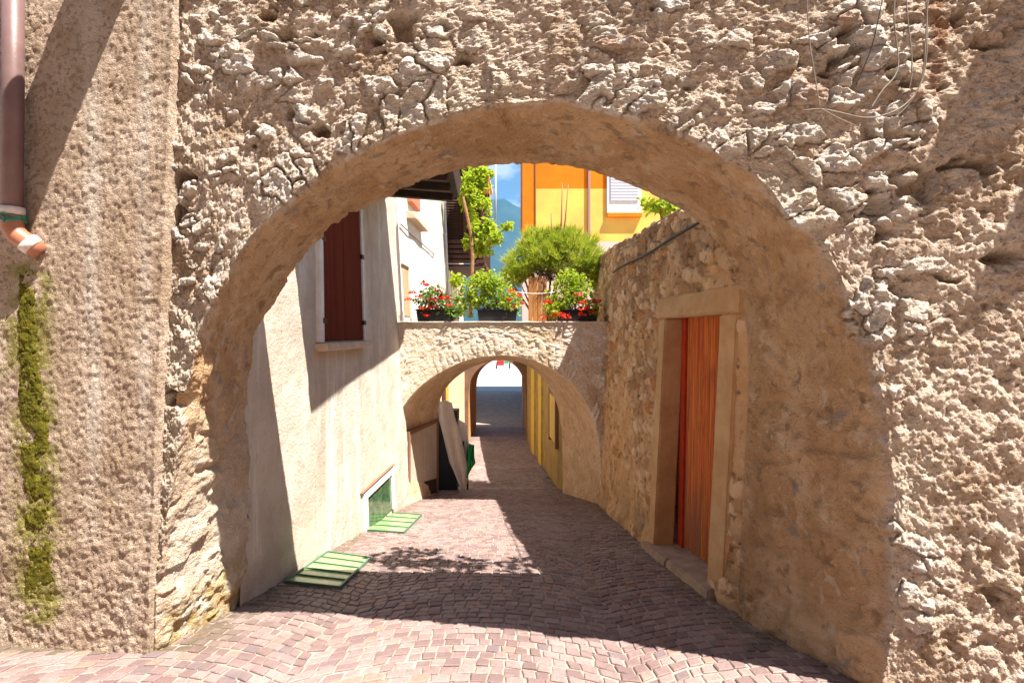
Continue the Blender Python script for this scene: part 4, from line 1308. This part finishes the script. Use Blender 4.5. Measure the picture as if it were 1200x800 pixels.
# unseen house added behind the viewer: keeps low sky off the front, warms fill
op = thing('added_opposite_house', (0, -3.4, .25), 'unseen ochre house added across the street to hold low sky off the arch', 'house')
MB().box(-9, 9, -9, -3.2, .2, 7.5).build('wall', mat('opposite_render', (.66, .43, .24), (.58, .37, .20), 2), op)
for X in (-4, -1, 2, 5): MB().box(X, X + 1, -3.19, -3.14, 3.6, 5.1).build('shutter', M_SHUT, op)

# ------------------------------------------------------------------ mountain across the lake
nx, ny = 120, 40
tx, ty = np.meshgrid(np.linspace(-4500, 4500, nx), np.linspace(0, 1, ny), indexing='ij')
Yh = 2300 + ty * 1500
Q = np.stack([tx.ravel() / 700, Yh.ravel() / 700, 0 * tx.ravel()], 1)
Hh = (700 + 260 * fbm(Q * .8, 3, 3) + 150 * fbm(Q * 2.5, 4, 4)) * sst(0, .8, ty.ravel()) * 1.25 - 10 + 40 * fbm(Q * 6, 3, 6) * ty.ravel()
link('hills', np.stack([tx.ravel(), Yh.ravel(), Hh], 1), grid_faces(nx, ny), M_FOREST, None, True)['kind'] = 'structure'

# ------------------------------------------------------------------ air
hz = MB().box(-5000, 5000, -61, 3900, -4.5, 1250).build('haze', None)
hz['kind'] = 'stuff'
hm = bpy.data.materials.new('haze_air'); hm.use_nodes = True
hm.node_tree.nodes.remove(hm.node_tree.nodes['Principled BSDF'])
pv = hm.node_tree.nodes.new('ShaderNodeVolumePrincipled'); pv.inputs['Density'].default_value = .00015
pv.inputs['Color'].default_value = (.18, .55, 1, 1); pv.inputs['Anisotropy'].default_value = .2
hm.node_tree.links.new(pv.outputs[0], hm.node_tree.nodes['Material Output'].inputs['Volume'])
hz.data.materials.append(hm)

# ------------------------------------------------------------------ light, sky, camera
Ld = np.array((-.45, .27, -1.0)); Ld /= np.linalg.norm(Ld)
from mathutils import Vector
sun = bpy.data.lights.new('sun', 'SUN'); sun.energy = 5.0; sun.angle = math.radians(.5); sun.color = (1, .945, .87)
so_ = bpy.data.objects.new('sun', sun); COL.objects.link(so_)
so_.rotation_euler = Vector(Ld).to_track_quat('-Z', 'Y').to_euler()
so_.location = (3, -3, 9)
el = math.asin(-Ld[2]); az = math.atan2(-Ld[0], -Ld[1])
W = bpy.data.worlds.new('World'); S.world = W; W.use_nodes = True
N, L = W.node_tree.nodes, W.node_tree.links
bg = N['Background']; bg.inputs['Strength'].default_value = .05
sky = N.new('ShaderNodeTexSky'); sky.sky_type = 'NISHITA'; sky.sun_disc = False
sky.sun_elevation = el; sky.sun_rotation = az; sky.air_density = 1.0; sky.dust_density = .25; sky.ozone_density = 2.5
tc = N.new('ShaderNodeTexCoord'); mp = N.new('ShaderNodeMapping'); mp.inputs['Scale'].default_value = (1, 1, 2.2); mp.inputs['Location'].default_value = (.35, .1, .2)
nz_ = N.new('ShaderNodeTexNoise'); nz_.inputs['Scale'].default_value = 7; nz_.inputs['Detail'].default_value = 8; nz_.inputs['Roughness'].default_value = .55
mr = N.new('ShaderNodeMapRange'); mr.inputs['From Min'].default_value = .43; mr.inputs['From Max'].default_value = .53
mx = N.new('ShaderNodeMix'); mx.data_type = 'RGBA'; mx.inputs[7].default_value = (6.2, 6.3, 6.6, 1)
L.new(tc.outputs['Generated'], mp.inputs[0]); L.new(mp.outputs[0], nz_.inputs['Vector']); L.new(nz_.outputs['Fac'], mr.inputs['Value'])
sx = N.new('ShaderNodeSeparateXYZ'); L.new(tc.outputs['Generated'], sx.inputs[0])
m1 = N.new('ShaderNodeMapRange'); m1.interpolation_type = 'SMOOTHSTEP'; m1.inputs['From Min'].default_value = .45; m1.inputs['From Max'].default_value = .36   # a bank of cloud low over the lake
m2 = N.new('ShaderNodeMath'); m2.operation = 'MULTIPLY'
L.new(sx.outputs['Z'], m1.inputs['Value']); L.new(m1.outputs[0], m2.inputs[0]); L.new(mr.outputs[0], m2.inputs[1]); L.new(m2.outputs[0], mx.inputs[0]); L.new(sky.outputs[0], mx.inputs[6]); L.new(mx.outputs[2], bg.inputs['Color'])

cam = bpy.data.cameras.new('camera'); co = bpy.data.objects.new('camera', cam); COL.objects.link(co)
co.location = (0, 0, CZ); co.rotation_euler = (math.pi / 2, 0, 0)
cam.sensor_width = 36; cam.lens = 36 * F / 1200; cam.shift_x = -10 / 1200; cam.shift_y = -12 / 1200
cam.clip_start = .05; cam.clip_end = 20000
S.camera = co
S.view_settings.view_transform = 'Standard'; S.view_settings.look = 'None'; S.view_settings.gamma = 1
S.view_settings.exposure = 1.68
S.cycles.use_denoising = True
S.cycles.max_bounces = 8; S.cycles.diffuse_bounces = 5
